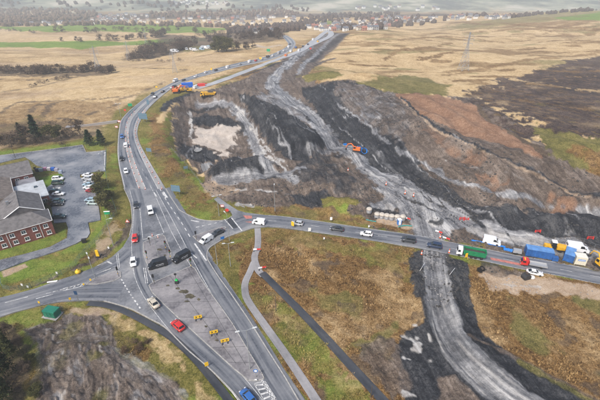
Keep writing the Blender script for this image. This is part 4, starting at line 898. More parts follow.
# hedges, copses and scattered trees across the fields to the west: every tree on its own
def scatter(poly, n, kinds, h, label, group, wide=1.2):
    xs = [p[0] for p in poly]; ys = [p[1] for p in poly]; k = 0; pa = np.array(poly)
    while k < n:
        px, py = random.uniform(min(xs), max(xs)), random.uniform(min(ys), max(ys))
        if poly_sd(pa, np.array([px]), np.array([py]), 1e6)[0] < 0: continue
        hh = random.uniform(*h); tree(random.choice(kinds), px, py, hh, ('tall ' if hh > (h[0] + h[1]) / 2 else 'short ') + label + ', ' + where((px - min(xs)) / (max(xs) - min(xs)), (py - min(ys)) / (max(ys) - min(ys))), group, None, wide); k += 1
def row(pts, n, kinds, h, label, group, jit=0.6, wide=1.2):
    ln = [tuple(p) for p in pts]; T = length(ln)
    for i in range(n):
        u_ = (i + random.random()) / n; p = along(ln, T * u_); hh = random.uniform(*h)
        tree(random.choice(kinds), p[0] + random.uniform(-jit, jit) * 2, p[1] + random.uniform(-jit, jit), hh, ('tall ' if hh > (h[0] + h[1]) / 2 else 'short ') + label + ', ' + where(u_, None), group, None, wide)
row([(-5,73),(35,74),(60,73),(85,72),(100,70)], 24, ['bare', 'rust', 'thorn', 'bare'], (5, 9), 'bare tree in the hedge across the tan fields', 'hedge across the tan fields')
row([(34,73),(45,74)], 4, ['rust'], (6, 8), 'rusty brown tree in the hedge across the tan fields', 'rusty trees in the tan field hedge')
row([(98,73.5),(115,73)], 6, ['bare'], (5, 8), 'dark bare tree in the copse beside the small pylon', 'copse beside the small pylon')
row([(28,88.5),(42,84),(62,79),(72,77)], 9, ['thorn', 'bare'], (2.5, 4), 'small thorn bush along the dip in the tan field', 'thorns along the field dip')
scatter([(128,63),(150,58),(175,54),(190,50),(195,46),(170,46),(150,51),(132,57)], 34, ['bare', 'bare', 'rust', 'thorn'], (8, 14), 'bare tree in the wood left of the yard', 'bare wood left of the yard')
scatter([(190,47),(205,43),(235,41),(262,40),(282,39),(286,35),(262,35),(235,38),(205,41)], 36, ['bare', 'bare', 'rust'], (8, 13), 'bare tree in the wood below green fields', 'bare wood below the green fields')
scatter([(150,37),(165,37),(170,30),(155,30)], 10, ['bare'], (9, 13), 'bare tree in the clump between green fields', 'clump between the green fields')
row([(100,41.5),(125,39.5),(150,38.5),(160,37)], 12, ['bare', 'rust'], (6, 11), 'bare tree in the hedge above the lower green field', 'hedge above the lower green field')
row([(195,36.5),(212,35),(235,34)], 9, ['bare', 'thorn'], (6, 10), 'bare tree in the hedge right of the upper green field', 'hedge right of the upper green field')
row([(0,30),(18,31.5),(40,33)], 8, ['thorn', 'bare'], (4, 7), 'tree below the upper green field', 'trees at upper field edge')
row([(85,33),(98,31.5),(110,30),(130,30.5),(150,32)], 12, ['bare', 'thorn'], (5, 9), 'tree between tan and green fields', 'trees between tan and green fields')
row([(50,42.5),(95,41)], 3, ['bare'], (6, 8), 'lone tree standing in the lower green field', 'lone trees in the lower green field')
for k_, (px, py) in enumerate([(56.5,32),(62,32),(87,33),(97,33),(178,31),(196,33)]): tree('bare', px, py, 11, 'single bare tree in the upper green field, %s from the left' % ['first', 'second', 'third', 'fourth', 'fifth', 'sixth'][k_], 'single trees in the upper green field', None, 1.2)
for px, py, h in [(222,52,16),(227,51.5,14),(218.5,51.7,13)]: tree('olive', px, py, h, 'dark evergreen by the tan field, ' + {222: 'tallest of the clump', 227: 'right one of the clump'}.get(px, 'left one of the clump'), 'dark evergreen clump by the yard', 'evergreen_tree', 1.3)
row([(130,61),(155,62),(190,61)], 6, ['thorn'], (2.5, 4), 'bush on the tan field below the yard', 'bushes on the tan field')
row([(20,128),(55,124),(75,122)], 7, ['thorn'], (2, 3), 'little bush on the rushy ground by the stream', 'bushes by the stream')
row([(236,50),(252,48)], 5, ['bare'], (6, 10), 'bare tree beside the pale spoil bank near the road', 'trees beside the pale spoil bank')

# ------------------------------------------------------------------ vehicles (local +x is the front)
PAINT = mat('paint', (.5,.5,.5), 0.25, coat=0.6, var=0.05)
def paint_mat(n, c): return mat('paint_' + n, c, 0.28, coat=0.6, var=0.06)
COL = {k: paint_mat(k, c) for k, c in {'white': (.75,.76,.77), 'silver': (.42,.44,.46), 'black': (.012,.013,.015), 'dark': (.035,.04,.048), 'navy': (.02,.035,.075), 'blue': (.03,.12,.36), 'red': (.55,.025,.02), 'gold': (.50,.45,.36), 'teal': (.02,.06,.07), 'green': (.02,.05,.035), 'paleblue': (.30,.42,.50), 'mint': (.42,.52,.50), 'maroon': (.30,.02,.03), 'orange': (.70,.16,.02), 'yellow': (.75,.42,.02)}.items()}
M_TYRE = mat('tyre_rubber', (.018,.018,.019), 0.85); M_RIM = mat('wheel_rim', (.38,.39,.40), 0.35, 0.6)
M_CGLASS = mat('car_glass', (.015,.02,.025), 0.06, var=0.1); M_LAMP = mat('headlight_lens', (.75,.76,.78), 0.1); M_TAIL = mat('tail_light_lens', (.35,.01,.01), 0.25)
M_CHASSIS = mat('chassis_black', (.03,.03,.032), 0.6); M_PLATE = mat('number_plate', (.7,.65,.25), 0.5)
def wheel_mesh(r, w):
    t = MB(); t.lathe([(r * .55, -w / 2), (r * .92, -w / 2), (r, -w * .3), (r, w * .3), (r * .92, w / 2), (r * .55, w / 2)], 12); 
    t.v = [(x, z, y) for x, y, z in t.v]; q = MB(); q.lathe([(r * .58, -w * .45), (r * .6, 0), (r * .58, w * .45)], 10); q.v = [(x, z, y) for x, y, z in q.v]
    return t.mesh('tyre', M_TYRE), q.mesh('rim', M_RIM)
def wheels(L, W_, r, xs, w=0.2):
    ty, ri = wheel_mesh(r, w); hub = MB(); hub.tube((0, -w * .3, 0), (0, w * .3, 0), r * 0.2, n=8); hm_ = hub.mesh('wheel', M_RIM); out = []
    for x in xs:
        for s in (-1, 1): out.append(('wheel', hm_, [('tyre', ty), ('rim', ri)], (x, s * (W_ / 2 - w * .45), r)))
    return out
def loft(secs):
    mb = MB(); n = len(secs[0])
    for s in secs: mb.v += s
    for i in range(len(secs) - 1):
        for k in range(n): mb.f.append((i * n + k, i * n + (k + 1) % n, (i + 1) * n + (k + 1) % n, (i + 1) * n + k)); mb.m.append(0)
    mb.f += [tuple(range(n)), tuple(range((len(secs) - 1) * n, len(secs) * n))[::-1]]; mb.m += [0, 0]; return mb
def car_proto(L, W_, H, hood, boot, belt=0.92, estate=0.25):
    """hood, boot: lengths ahead of and behind the glasshouse at belt height"""
    h = L / 2; secs = []
    for x, zl, zt, ww in [(-h, .42, .80, .80), (-h + .12, .28, belt - .02, .92), (-h + .55, .20, belt, 1.0), (0, .18, belt, 1.0), (h - hood, .18, belt, 1.0), (h - hood * .4, .20, belt - .10, .97), (h - .15, .26, belt - .22, .90), (h, .40, .62, .78)]:
        a = W_ / 2 * ww; secs.append([(x, -a * .9, zl), (x, -a, zl + .14), (x, -a, zt - .12), (x, -a * .93, zt), (x, a * .93, zt), (x, a, zt - .12), (x, a, zl + .14), (x, a * .9, zl)])
    body = loft(secs); b0, f0 = -h + boot, h - hood; b1, f1 = b0 + estate, f0 - 0.72; wb, wr = W_ / 2 * .90, W_ / 2 * .74; z0, z1 = belt - .03, H - .05
    cb = MB(); cb.add([(b0, -wb, z0), (f0, -wb, z0), (f0, wb, z0), (b0, wb, z0), (b1, -wr, z1), (f1, -wr, z1), (f1, wr, z1), (b1, wr, z1), (b1 + .12, -wr * .82, H), (f1 - .15, -wr * .82, H), (f1 - .15, wr * .82, H), (b1 + .12, wr * .82, H)],
        [(0, 1, 5, 4), (1, 2, 6, 5), (2, 3, 7, 6), (3, 0, 4, 7), (4, 5, 9, 8), (5, 6, 10, 9), (6, 7, 11, 10), (7, 4, 8, 11), (8, 9, 10, 11)])
    parts = [('body', body.mesh('body', PAINT, True)), ('cabin', cb.mesh('cabin', PAINT))]
    def pane(nm, A, B, C_, D_, k0, k1, out):
        """pane set in the face A-B (belt) D-C (roof), a little proud"""
        A, B, C_, D_ = map(Vector, (A, B, C_, D_)); o = Vector(out) * .012
        lo = lambda t: A.lerp(B, t); hi = lambda t: D_.lerp(C_, t); q = []
        for t, u in ((k0, .08), (k1, .08), (k1, .93), (k0, .93)): q.append(lo(t).lerp(hi(t), u) + o)
        w = MB(); w.quad(*q); parts.append((nm, w.mesh(nm, M_CGLASS, fix=False)))
    pane('windscreen', (f0, -wb, z0), (f0, wb, z0), (f1, wr, z1), (f1, -wr, z1), .05, .95, (.8, 0, .6))
    pane('rear_window', (b0, wb, z0), (b0, -wb, z0), (b1, -wr, z1), (b1, wr, z1), .06, .94, (-.9, 0, .4))
    for s in (-1, 1):
        q = [(b0, s * wb, z0), (f0, s * wb, z0), (f1, s * wr, z1), (b1, s * wr, z1)]
        for k0, k1 in ((.06, .45), (.50, .95)): pane('side_window', *q, k0, k1, (0, s, .25))
    for s in (-1, 1):
        a = MB(); a.box((h - .12, s * W_ * .36, .64), (.20, .34, .15)); parts.append(('headlight', a.mesh('headlight', M_LAMP)))
        a = MB(); a.box((-h + .07, s * W_ * .37, .78), (.14, .26, .17)); parts.append(('tail_light', a.mesh('tail_light', M_TAIL)))
        a = MB(); a.box((f0 - .25, s * (W_ / 2 + .07), belt + .06), (.12, .18, .13)); parts.append(('mirror', a.mesh('mirror', PAINT)))
    g = MB(); g.box((h + .005, 0, .44), (.03, .8, .16)); parts.append(('grille', g.mesh('grille', M_BLACKP)))
    return parts + wheels(L, W_, .31, (-h + .75, h - .82))
def van_proto(L, W_, H, hood, rake, lettering=False, rear=0.12):
    h = L / 2; out = [(-h, .35), (-h + .02, H * .55), (-h + rear, H - .08), (-h + rear + .15, H), (h - hood - rake - .1, H), (h - hood - rake + .15, H - .12), (h - hood, H * .56), (h - .12, H * .46), (h, H * .36), (h, .32), (h - .1, .25), (-h + .1, .25)]
    body = MB(); n = len(out); a = W_ / 2
    for s, k in ((-1, 1), (-1, .0), (1, .0), (1, 1)): pass
    rows_ = []
    for s in (-1, 1):
        rows_.append([(x, s * a * (1.0 if z < H * .62 else .90 if z > H * .9 else .95), z) for x, z in out])
    body.v = rows_[0] + rows_[1]; body.f = [(k, (k + 1) % n, n + (k + 1) % n, n + k) for k in range(n)] + [tuple(range(n))[::-1], tuple(range(n, 2 * n))]; body.m = [0] * len(body.f)
    parts = [('body', body.mesh('body', PAINT))]
    x0, z0, x1, z1 = h - hood, H * .57, h - hood - rake + .17, H - .16
    ws = MB(); ws.quad((x0 + .01, -a * .84, z0 + .02), (x0 + .01, a * .84, z0 + .02), (x1 + .02, a * .80, z1), (x1 + .02, -a * .80, z1)); ws.add([], []); parts.append(('windscreen', ws.mesh('windscreen', M_CGLASS)))
    for s in (-1, 1):
        w = MB(); w.extrude_y([(x0 - .10, z0 + .03), (x1 - .08, z1 - .04), (x1 - .75, z1 - .04), (x1 - .75, z0 + .03)], s * a * .93, s * a * 1.004); parts.append(('side_window', w.mesh('side_window', M_CGLASS)))
        w = MB(); w.box((h - .10, s * W_ * .36, H * .40), (.22, .32, .18)); parts.append(('headlight', w.mesh('headlight', M_LAMP)))
        w = MB(); w.box((-h + .03, s * W_ * .44, H * .42), (.1, .12, .45)); parts.append(('tail_light', w.mesh('tail_light', M_TAIL)))
        w = MB(); w.box((x0 - .05, s * (a + .10), z0 + .12), (.12, .20, .24)); parts.append(('mirror', w.mesh('mirror', M_BLACKP)))
        if lettering:
            w = MB(); r_ = random.Random(3)
            for k in range(9): w.box((-h * .55 + .26 * k, s * a * 1.003, H * .52 + .06 * math.sin(k * 1.3)), (.17, .02, .16 + .16 * r_.random()), rz=0)
            for k in range(5): w.box((-h * .5 + .42 * k, s * a * 1.003, H * .34), (.30, .02, .09))
            parts.append(('lettering', w.mesh('lettering', mat('pale_lettering', (.55,.55,.56), .5))))
    b = MB(); b.box((h + .0, 0, .42), (.10, W_ * .92, .26)); parts.append(('bumper', b.mesh('bumper', M_BLACKP)))
    rw = MB(); rw.box((-h + .0 + rear * .45, 0, H * .73), (.06, W_ * .62, .38)); parts.append(('rear_window', rw.mesh('rear_window', M_CGLASS)))
    return parts + wheels(L, W_, .34, (-h + .95, h - .92))
HATCH = car_proto(4.05, 1.76, 1.48, 1.0, .22, .94, .34); SALOON = car_proto(4.6, 1.80, 1.44, 1.15, .75, .92, .65); SUV = car_proto(4.5, 1.86, 1.68, 1.08, .18, 1.05, .22); MPV = car_proto(4.4, 1.82, 1.66, .85, .15, 1.0, .2)
COUPE = car_proto(4.4, 1.84, 1.32, 1.25, .45, .86, .9); SVAN = van_proto(4.4, 1.80, 1.85, .85, .6); BVAN = van_proto(5.4, 2.02, 2.35, .85, .75, True); WVAN = van_proto(5.0, 1.95, 2.15, .85, .7)
def car(proto, col, at_, to, label, cat='car', name='parked_car', group=None, dz=None, scale=1.0):
    x, y = survey(*at_); return spawn(proto, name, label, cat, (x, y, (hz(x, y) + Z0 + 0.012) if dz is None else dz), heading(at_, to), group, scale, {'paint': COL[col]})
rc = lambda *a, **k: car(*a, name='car', **k)
rc(HATCH, 'blue', (122.3,137.5), (122,145), 'blue car coming down the trunk road, furthest of the line')
rc(SVAN, 'white', (126,146.5), (126.5,138), 'small white works van standing among the cones', 'van'); rc(HATCH, 'black', (122,159.7), (123,168), 'black hatchback between the blue car and white car on the trunk road'); rc(HATCH, 'white', (126.3,172.3), (128,182), 'white hatchback with dark windows beside the cones')
rc(HATCH, 'dark', (136.3,206.5), (137.5,216), 'dark grey hatchback entering the junction from the trunk road'); rc(SVAN, 'white', (150.7,212.5), (152.5,220), 'white van waiting in the middle lane above the island', 'van')
rc(HATCH, 'red', (135.4,240), (135,252), 'red hatchback turning at the west side of the junction'); rc(HATCH, 'white', (133.8,263.7), (134,276), 'white hatchback south of the red hatchback in the junction'); rc(SALOON, 'gold', (154,304.5), (147,296), 'pale gold saloon beside the wedge island')
rc(HATCH, 'red', (178.3,327.3), (170.5,320), 'bright red hatchback beside the chevron boards', scale=1.04); rc(HATCH, 'blue', (248,398.5), (240,389), 'blue car leaving at the bottom edge of the view')
car(BVAN, 'black', (158.3,266.5), (148.5,269.3), 'left one of the two black lettered vans crossing the junction', 'van', 'van'); car(BVAN, 'black', (182,259.3), (173.5,264), 'right one of the two black lettered vans crossing the junction', 'van', 'van')
car(SVAN, 'white', (206.3,241.5), (200.5,245), 'small white van at the mouth of the side road', 'van', 'van'); rc(SALOON, 'dark', (218,234), (212,237), 'dark saloon behind the white van at the side road mouth')
car(SVAN, 'white', (259,223.7), (251,222.7), 'white van on the side road by the footpath end', 'van', 'van'); rc(HATCH, 'silver', (297.5,224.7), (289,223.5), 'silver hatchback next to the yellow roadside sign'); rc(SALOON, 'dark', (337,230.3), (328,229), 'dark saloon on the side road opposite the green bank'); rc(HATCH, 'white', (366.3,235.3), (357,234), 'white hatchback below the row of concrete cylinders')
rc(SUV, 'dark', (408.3,241.5), (399,240), 'black four wheel drive left of the haul road crossing', scale=1.05); rc(SUV, 'navy', (434.3,247.2), (425,245.5), 'dark blue four wheel drive on the haul road crossing', scale=1.03); rc(COUPE, 'white', (534,274), (544,276), 'low white coupe on the side road at the right', scale=.98)
for px, py, q, c, pr, lb in [(152.5,94.7,(149,97.5),'dark',HATCH,'dark car on the far bend beside the field edge'), (155.5,97.8,(158,95.5),'navy',HATCH,'dark blue car on the inside of the far bend'), (163,92.2,(166,90.3),'black',HATCH,'black car beyond the far bend'), (174.5,87,(177,86),'dark',SALOON,'dark saloon near the compound entrance'), (175.5,81.5,(172,83),'white',WVAN,'white van on the trunk road above the compound'), (184,80.7,(187,79.5),'dark',HATCH,'dark hatchback passing the compound'),
    (196,77,(193,78),'white',HATCH,'white car on the trunk road right of the compound')]:
    car(pr, c, (px, py), q, lb, 'van' if pr is WVAN else 'car', 'van' if pr is WVAN else 'car')
qn = 0
for px, py, c, pr in [(206,72.8,'white',HATCH),(216,70.5,'dark',HATCH),(228,68,'white',WVAN),(240,65,'silver',HATCH),(250,62.3,'white',WVAN),(256,61,'red',HATCH),(262,59.5,'white',HATCH),(268,57.5,'dark',WVAN),(273,56,'white',HATCH),(279,53.5,'silver',WVAN),(284,51,'white',HATCH),(289,47.5,'white',WVAN),(290,44.5,'dark',HATCH)]:
    car(pr, c, (px, py), (px + 3, py - 1.1), 'far %s %s in the queue of tiny vehicles on the trunk road' % (c, 'van' if pr is WVAN else 'car'), 'van' if pr is WVAN else 'car', 'van' if pr is WVAN else 'car', 'far queue on the trunk road')
# parked
pk = [(58.5,180,'white',SUV,1,'white estate in the left bays, nearest the grass bed'), (58.2,184.3,'green',SUV,1,'dark green four wheel drive below the white estate in the left bays'), (55.5,192.8,'teal',HATCH,1,'dark teal car half hidden behind the white saloon'), (58.7,195.2,'white',SALOON,1,'white saloon in the left bays beside the flat roof'), (59.5,202.2,'teal',HATCH,1,'dark teal hatchback above the black car in the left bays'), (57.2,205.4,'black',SALOON,1,'black saloon in the left bays'), (59.2,217.8,'teal',SALOON,1,'lone dark saloon by the building corner'),
    (88,176.3,'white',SALOON,0,'topmost white saloon of the right hand bays'), (88.2,179.6,'silver',SALOON,0,'silver saloon, second from the top of the right bays'), (89.5,182.9,'silver',HATCH,0,'silver hatchback, third from the top of the right bays'), (88.7,185.8,'paleblue',SALOON,0,'pale blue saloon, fourth from the top of the right bays'), (89.5,188.8,'white',SALOON,0,'white saloon just above the dark red car'), (91.2,191.8,'maroon',HATCH,0,'dark red hatchback in the right hand bays'), (90.6,201.2,'paleblue',HATCH,0,'pale blue hatchback behind the mint people carrier'), (93.6,204.3,'mint',MPV,0,'pale mint people carrier, lowest of the right bays')]
for px, py, c, pr, s, lb in pk:
    car(pr, c, (px, py), (px + (10 if s else -10), py - 0.5), lb, 'car', 'parked_car', 'cars in the car park', Z0 + 0.03)

# ------------------------------------------------------------------ street furniture
M_POLE = mat('grey_column_paint', (.34,.36,.36), 0.5, 0.3); M_LHEAD = mat('lamp_head', (.55,.57,.57), 0.4); M_DPOLE = mat('dark_wood_pole', (.07,.055,.045), 0.85)
M_YEL = mat('sign_yellow', (.78,.48,.02), 0.5); M_SBLUE = mat('sign_blue', (.02,.16,.50), 0.45); M_SBACK = mat('sign_back_blue_grey', (.10,.19,.26), 0.55, var=0.2); M_SGREEN = mat('sign_green', (.01,.33,.15), 0.45)
M_ORANGE = mat('cone_orange', (.80,.14,.04), 0.5); M_WBAND = mat('white_band', (.80,.80,.80), 0.5); M_REDP = mat('barrier_red', (.66,.05,.04), 0.45); M_SWHITE = mat('sign_white', (.75,.75,.74), 0.5)
M_GRNP = mat('kiosk_green', (.01,.16,.10), 0.45, var=0.15, scale=1.5); M_SBLACK = mat('sign_black', (.015,.015,.016), 0.5); M_RAIL = mat('fence_wire', (.10,.16,.13), 0.6)
def lamp_proto(h, arms, arm=1.6):
    base = MB(); base.tube((0, 0, -.3), (0, 0, 1.3), .12, .12, 8); col_ = MB(); col_.tube((0, 0, 1.25), (0, 0, h), .09, .055, 8)
    parts = [('base', base.mesh('base', M_POLE)), ('column', col_.mesh('column', M_POLE))]
    for a in range(arms):
        s = 1 if a == 0 else -1; m = MB(); m.tube((0, 0, h - .05), (s * arm, 0, h + .22), .045, n=6); hd = MB(); hd.box((s * (arm + .35), 0, h + .24), (.95, .32, .14), taper=.8)
        gl = MB(); gl.box((s * (arm + .38), 0, h + .155), (.65, .24, .03)); parts.append(('arm', m.mesh('arm', M_POLE), [('lamp_head', hd.mesh('lamp_head', M_LHEAD)), ('lamp_glass', gl.mesh('lamp_glass', M_SWHITE))]))
    return parts
LP2 = lamp_proto(12, 2, 1.4); LP1 = lamp_proto(10, 1, 1.1); LP8 = lamp_proto(8, 2, .9)
for px, py, pr, rz, lb in [(250,369.5,LP2,0.3,'tall double-arm lamp post on the wedge island'), (95.5,279,LP8,2.2,'double-arm lamp post on the west arm island'), (113.7,246.5,LP1,0.2,'single lamp post on the verge left of the red hatchback'), (217.6,265,LP1,2.6,'lamp post on the grass corner by the side road'), (230.6,266,LP8,0.2,'short double-arm lamp post amid the grass corner'),
    (219.2,216,LP8,0.4,'lamp post on the grass tip beside the lane'), (275,211.5,LP1,1.6,'lamp post north of the side road beside the works'), (229.5,241,LP1,2.2,'lamp post near the dark asphalt patch'), (158.8,258.5,LP8,0.4,'lamp post on the small island behind the black van'), (105.5,170,LP8,1.4,'lamp post at the car park corner by the fence'), (121,117.5,LP8,0,'lamp post beside the lane bridge on the trunk road')]:
    spawn(pr, 'lamp_post', lb, 'lamp post', G(px, py, .05), rz)
for px, py, h, lb in [(276,311,5,'short dark post between the two footpaths'), (370.7,397.5,3.6,'thin dark post at the bottom of the dark footpath'), (15.5,158,6,'thin pole by the car park behind the building')]:
    t = thing('wooden_post', lb, 'post', G(px, py)); a = MB(); a.tube((0, 0, -.2), (0, 0, h), .09, .07, 7); a.build('post', M_DPOLE, t); a = MB(); a.box((0, 0, h + .03), (.22, .22, .06)); a.build('cap', M_DPOLE, t)
def signal_proto(h=3.2):
    p = MB(); p.tube((0, 0, -.1), (0, 0, h), .06, n=8); bk = MB(); bk.box((0, -.10, h - .25), (.55, .05, 1.15)); hd = MB(); hd.box((0, -.02, h - .25), (.34, .26, 1.0)); out = [('pole', p.mesh('pole', M_BLACKP))]; ls = []
    for k, (n_, c) in enumerate((('red', (.25,.01,.01)), ('amber', (.25,.12,.01)), ('green', (.01,.35,.12)))):
        l = MB(); l.tube((0, .10, h + .05 - .30 * k), (0, .15, h + .05 - .30 * k), .11, n=10); ls.append(('lens', l.mesh('lens', mat('lens_' + n_, c, .2))))
    pb = MB(); pb.box((0, .09, 1.1), (.16, .12, .28)); return out + [('backing_board', bk.mesh('backing_board', M_SBLACK)), ('signal_head', hd.mesh('signal_head', M_BLACKP), ls), ('push_box', pb.mesh('push_box', M_YEL))]
SIG = signal_proto()
for px, py, rz, lb in [(147.8,260.5,2.6,'traffic signal on the left tip of the small island'), (166.3,250.5,3.1,'traffic signal on the upper right of the small island'), (171,259.5,3.1,'traffic signal between the two black vans'), (154.8,284.5,.2,'traffic signal at the blunt corner of the wedge island'), (191.6,268.5,3.1,'traffic signal on the upper right corner of the wedge island'), (196.6,240.5,.4,'traffic signal on the triangular island'), (119,277,1.2,'traffic signal at the east tip of the west arm island'), (150.5,246,0,'traffic signal amid the small island')]:
    spawn(SIG, 'traffic_signal', lb, 'traffic signal', G(px, py, .15), rz)
t = thing('covered_signal', 'signal head bagged in bright green and black on the wedge island', 'traffic signal', G(177,284,.15)); a = MB(); a.tube((0, 0, 0), (0, 0, 3.4), .06, n=8); a.build('pole', M_BLACKP, t); a = MB(); a.box((0, 0, .55), (1.0, .7, .95), taper=.8); a.build('sandbag_base', M_BLACKP, t); a = MB(); a.box((0, .1, 1.25), (.75, .55, .5), taper=.7); a.build('bag', mat('bright_green_bag', (.02,.5,.10), .5), t); a = MB(); a.box((0, 0, 3.3), (.6, .3, .5)); a.build('signal_head', M_BLACKP, t)
# chevron boards
def board(t, w, h, z, m, legs=(-.5, .5), mleg=M_METAL):
    b = MB(); b.box((0, 0, z + h / 2), (w, .06, h)); bo = b.build('board', m, t)
    for k in legs: l = MB(); l.tube((w * k * .8, .06, -.1), (w * k * .8, .06, z + h * .9), .04, n=6); l.build('leg', mleg, t)
    return bo
for px, py, lb in [(198.5,320.5,'yellow and black chevron board, furthest of the three on the wedge island'), (214.3,335.5,'yellow and black chevron board, middle of the three on the wedge island'), (225.3,344,'yellow and black chevron board, nearest of the three on the wedge island')]:
    t = thing('chevron_board', lb, 'road sign', G(px, py, .19), 0.30); bo = board(t, 1.9, .95, .55, M_YEL, (-.4, .4))
    for sx in (-.42, .42):
        c = MB(); c.extrude_y([(sx - .26, .75), (sx - .02, .75), (sx + .26, 1.02), (sx - .02, 1.30), (sx - .26, 1.30), (sx + .0, 1.02)], -.045, -.031); c.build('chevron', M_SBLACK, bo)
    for s in (-.6, .6): f = MB(); f.box((s, .1, .06), (.25, .8, .12)); f.build('foot', M_BLACKP, t)
def pole_sign(px, py, label, shape, m, h=2.2, size=.8, rz=0.0, edge=None, z=0.1, name='road_sign', cat='road sign'):
    t = thing(name, label, cat, G(px, py, z), rz); p = MB(); p.tube((0, .05, -.2), (0, .05, h + size * .4), .05, n=7); p.build('pole', M_METAL, t); b = MB()
    if shape == 'disc': b.tube((0, -.03, h), (0, .0, h), size / 2, n=20)
    elif shape == 'tri': b.extrude_y([(-size / 2, h - size * .4), (size / 2, h - size * .4), (0, h + size * .47)], -.03, 0)
    else: b.box((0, -.02, h), (size, .04, size * (.75 if shape == 'rect' else 1.5)))
    bo = b.build('plate', m, t)
    if edge:
        e = MB()
        if shape == 'tri': e.extrude_y([(-size * .33, h - size * .30), (size * .33, h - size * .30), (0, h + size * .28)], -.045, -.033)
        elif shape == 'disc': e.tube((0, -.045, h), (0, -.033, h), size * .32, n=18)
        else: e.box((0, -.05, h), (size * .82, .02, size * .5))
        e.build('symbol', edge, bo)
    return t
pole_sign(256.2,378,'blue keep-left disc at the tail of the wedge island','disc',M_SBLUE,2.2,1.0,edge=M_SWHITE); pole_sign(223.3,246,'blue sign on a post by the side road corner','rect',M_SBLUE,3.0,1.2,.5); pole_sign(207,367.5,'yellow sign on the verge beside the dark corner footpath','tall',M_YEL,1.0,.8,.4)
pole_sign(292.7,228,'yellow works sign beside the silver hatchback','tall',M_YEL,1.6,1.1,-.6); pole_sign(128,224,'white triangular warning sign with red border on the left verge','tri',M_REDP,1.2,1.5,0,M_SWHITE); pole_sign(119.8,124,'red and white sign at the lane bridge','rect',M_REDP,1.5,1.6,0,M_SWHITE); pole_sign(117,129,'pink red sign on the verge below the lane bridge','rect',M_REDP,1.2,1.5,0,M_SWHITE); pole_sign(125.6,113,'small red sign on the outside of the bend','disc',M_REDP,1.8,1.3)
pole_sign(222.5,208.5,'red and white works sign by the little lane','rect',M_REDP,1.0,1.3,0,M_SWHITE); pole_sign(227.3,212.5,'round red sign on the grass tip','disc',M_REDP,.9,1.3); pole_sign(130.5,107.5,'green direction sign at the field edge of the bend','rect',M_SGREEN,2.2,2.4,.2,z=-.5); pole_sign(331,221.5,'white sign on the verge above the side road','tall',M_SWHITE,1.1,.8); pole_sign(309.5,232,'white leaning board on the verge below the side road','tall',M_SWHITE,.9,.9); pole_sign(324,240,'small white marker in the rough field near the road','tall',M_SWHITE,.6,.5); pole_sign(368.7,228.5,'white and black marker post above the white hatchback','tall',M_SWHITE,.8,.5)
pole_sign(79.3,303,'tall dark blue sign post on the corner plot','tall',mat('dark_blue', (.02,.06,.14), .5),3.4,.8); pole_sign(71.5,303,'orange yellow sign near the green kiosk','tall',M_YEL,1.4,.5,.5); pole_sign(91.5,283,'thin orange post on the west arm island','tall',M_YEL,1.0,.45,.3,z=.2); pole_sign(84.5,287,'thin orange post at the tip of the west arm island','tall',M_YEL,.8,.4,.3,z=.2); pole_sign(256,381.5,'low white bollard sign behind the hatching','rect',M_SWHITE,.5,.5); pole_sign(40.5,306,'yellow sign standing left of the green kiosk','tall',M_YEL,1.2,.45)
for px, py, lb, h in [(23,287.5,'white marker board left of the fence corner',.9), (28.5,288.5,'small white marker by the west road edge',.6), (57.5,275,'white marker post on the grass by the fence',.7), (109,249.5,'white road marker post beside the muddy verge',.6)]:
    pole_sign(px, py, lb, 'tall', M_SWHITE, h, .5)
def big_sign(px, py, w, h, label, rz, legs=2, z=2.0, m=M_SBACK):
    t = thing('direction_sign', label, 'road sign', G(px, py), rz); b = MB(); b.box((0, 0, z + h / 2), (w, .06, h)); bo = b.build('board', m, t)
    for k in range(3): r_ = MB(); r_.box((0, -.06, z + h * (.2 + .3 * k)), (w * .96, .05, .08)); r_.build('rail', M_METAL, bo)
    for k in range(legs):
        x = w * (.0 if legs == 1 else (k / (legs - 1) - .5) * .7); l = MB(); l.tube((x, .1, -.2), (x, .1, z + h), .07, n=7); l.build('leg', M_METAL, t)
big_sign(176.8,196,3.6,2.6,'blue grey back of the direction sign nearest the junction',-.2); big_sign(149.8,155.5,2.6,1.7,'small direction sign back halfway up the verge',-.2); big_sign(144,122.5,5.2,3.4,'wide dark direction sign back on the bend',-.2,3); big_sign(148.8,107.5,1.6,3.0,'narrow upright sign back at the end of the bend',-.2,1); big_sign(186,170,1.8,1.2,'little board in the scrub above the works fence',.3,2,.6)
t = thing('board_sign', 'white topped green board sign on two posts at the car park exit', 'sign', G(108.3,217.5), .1); bo = board(t, 1.9, 1.1, 1.3, M_SGREEN, (-.55, .55), M_WHITE); a = MB(); a.tube((-1.0, 0, 2.45), (1.0, 0, 2.45), .18, n=8); a.build('top_panel', M_SWHITE, t)
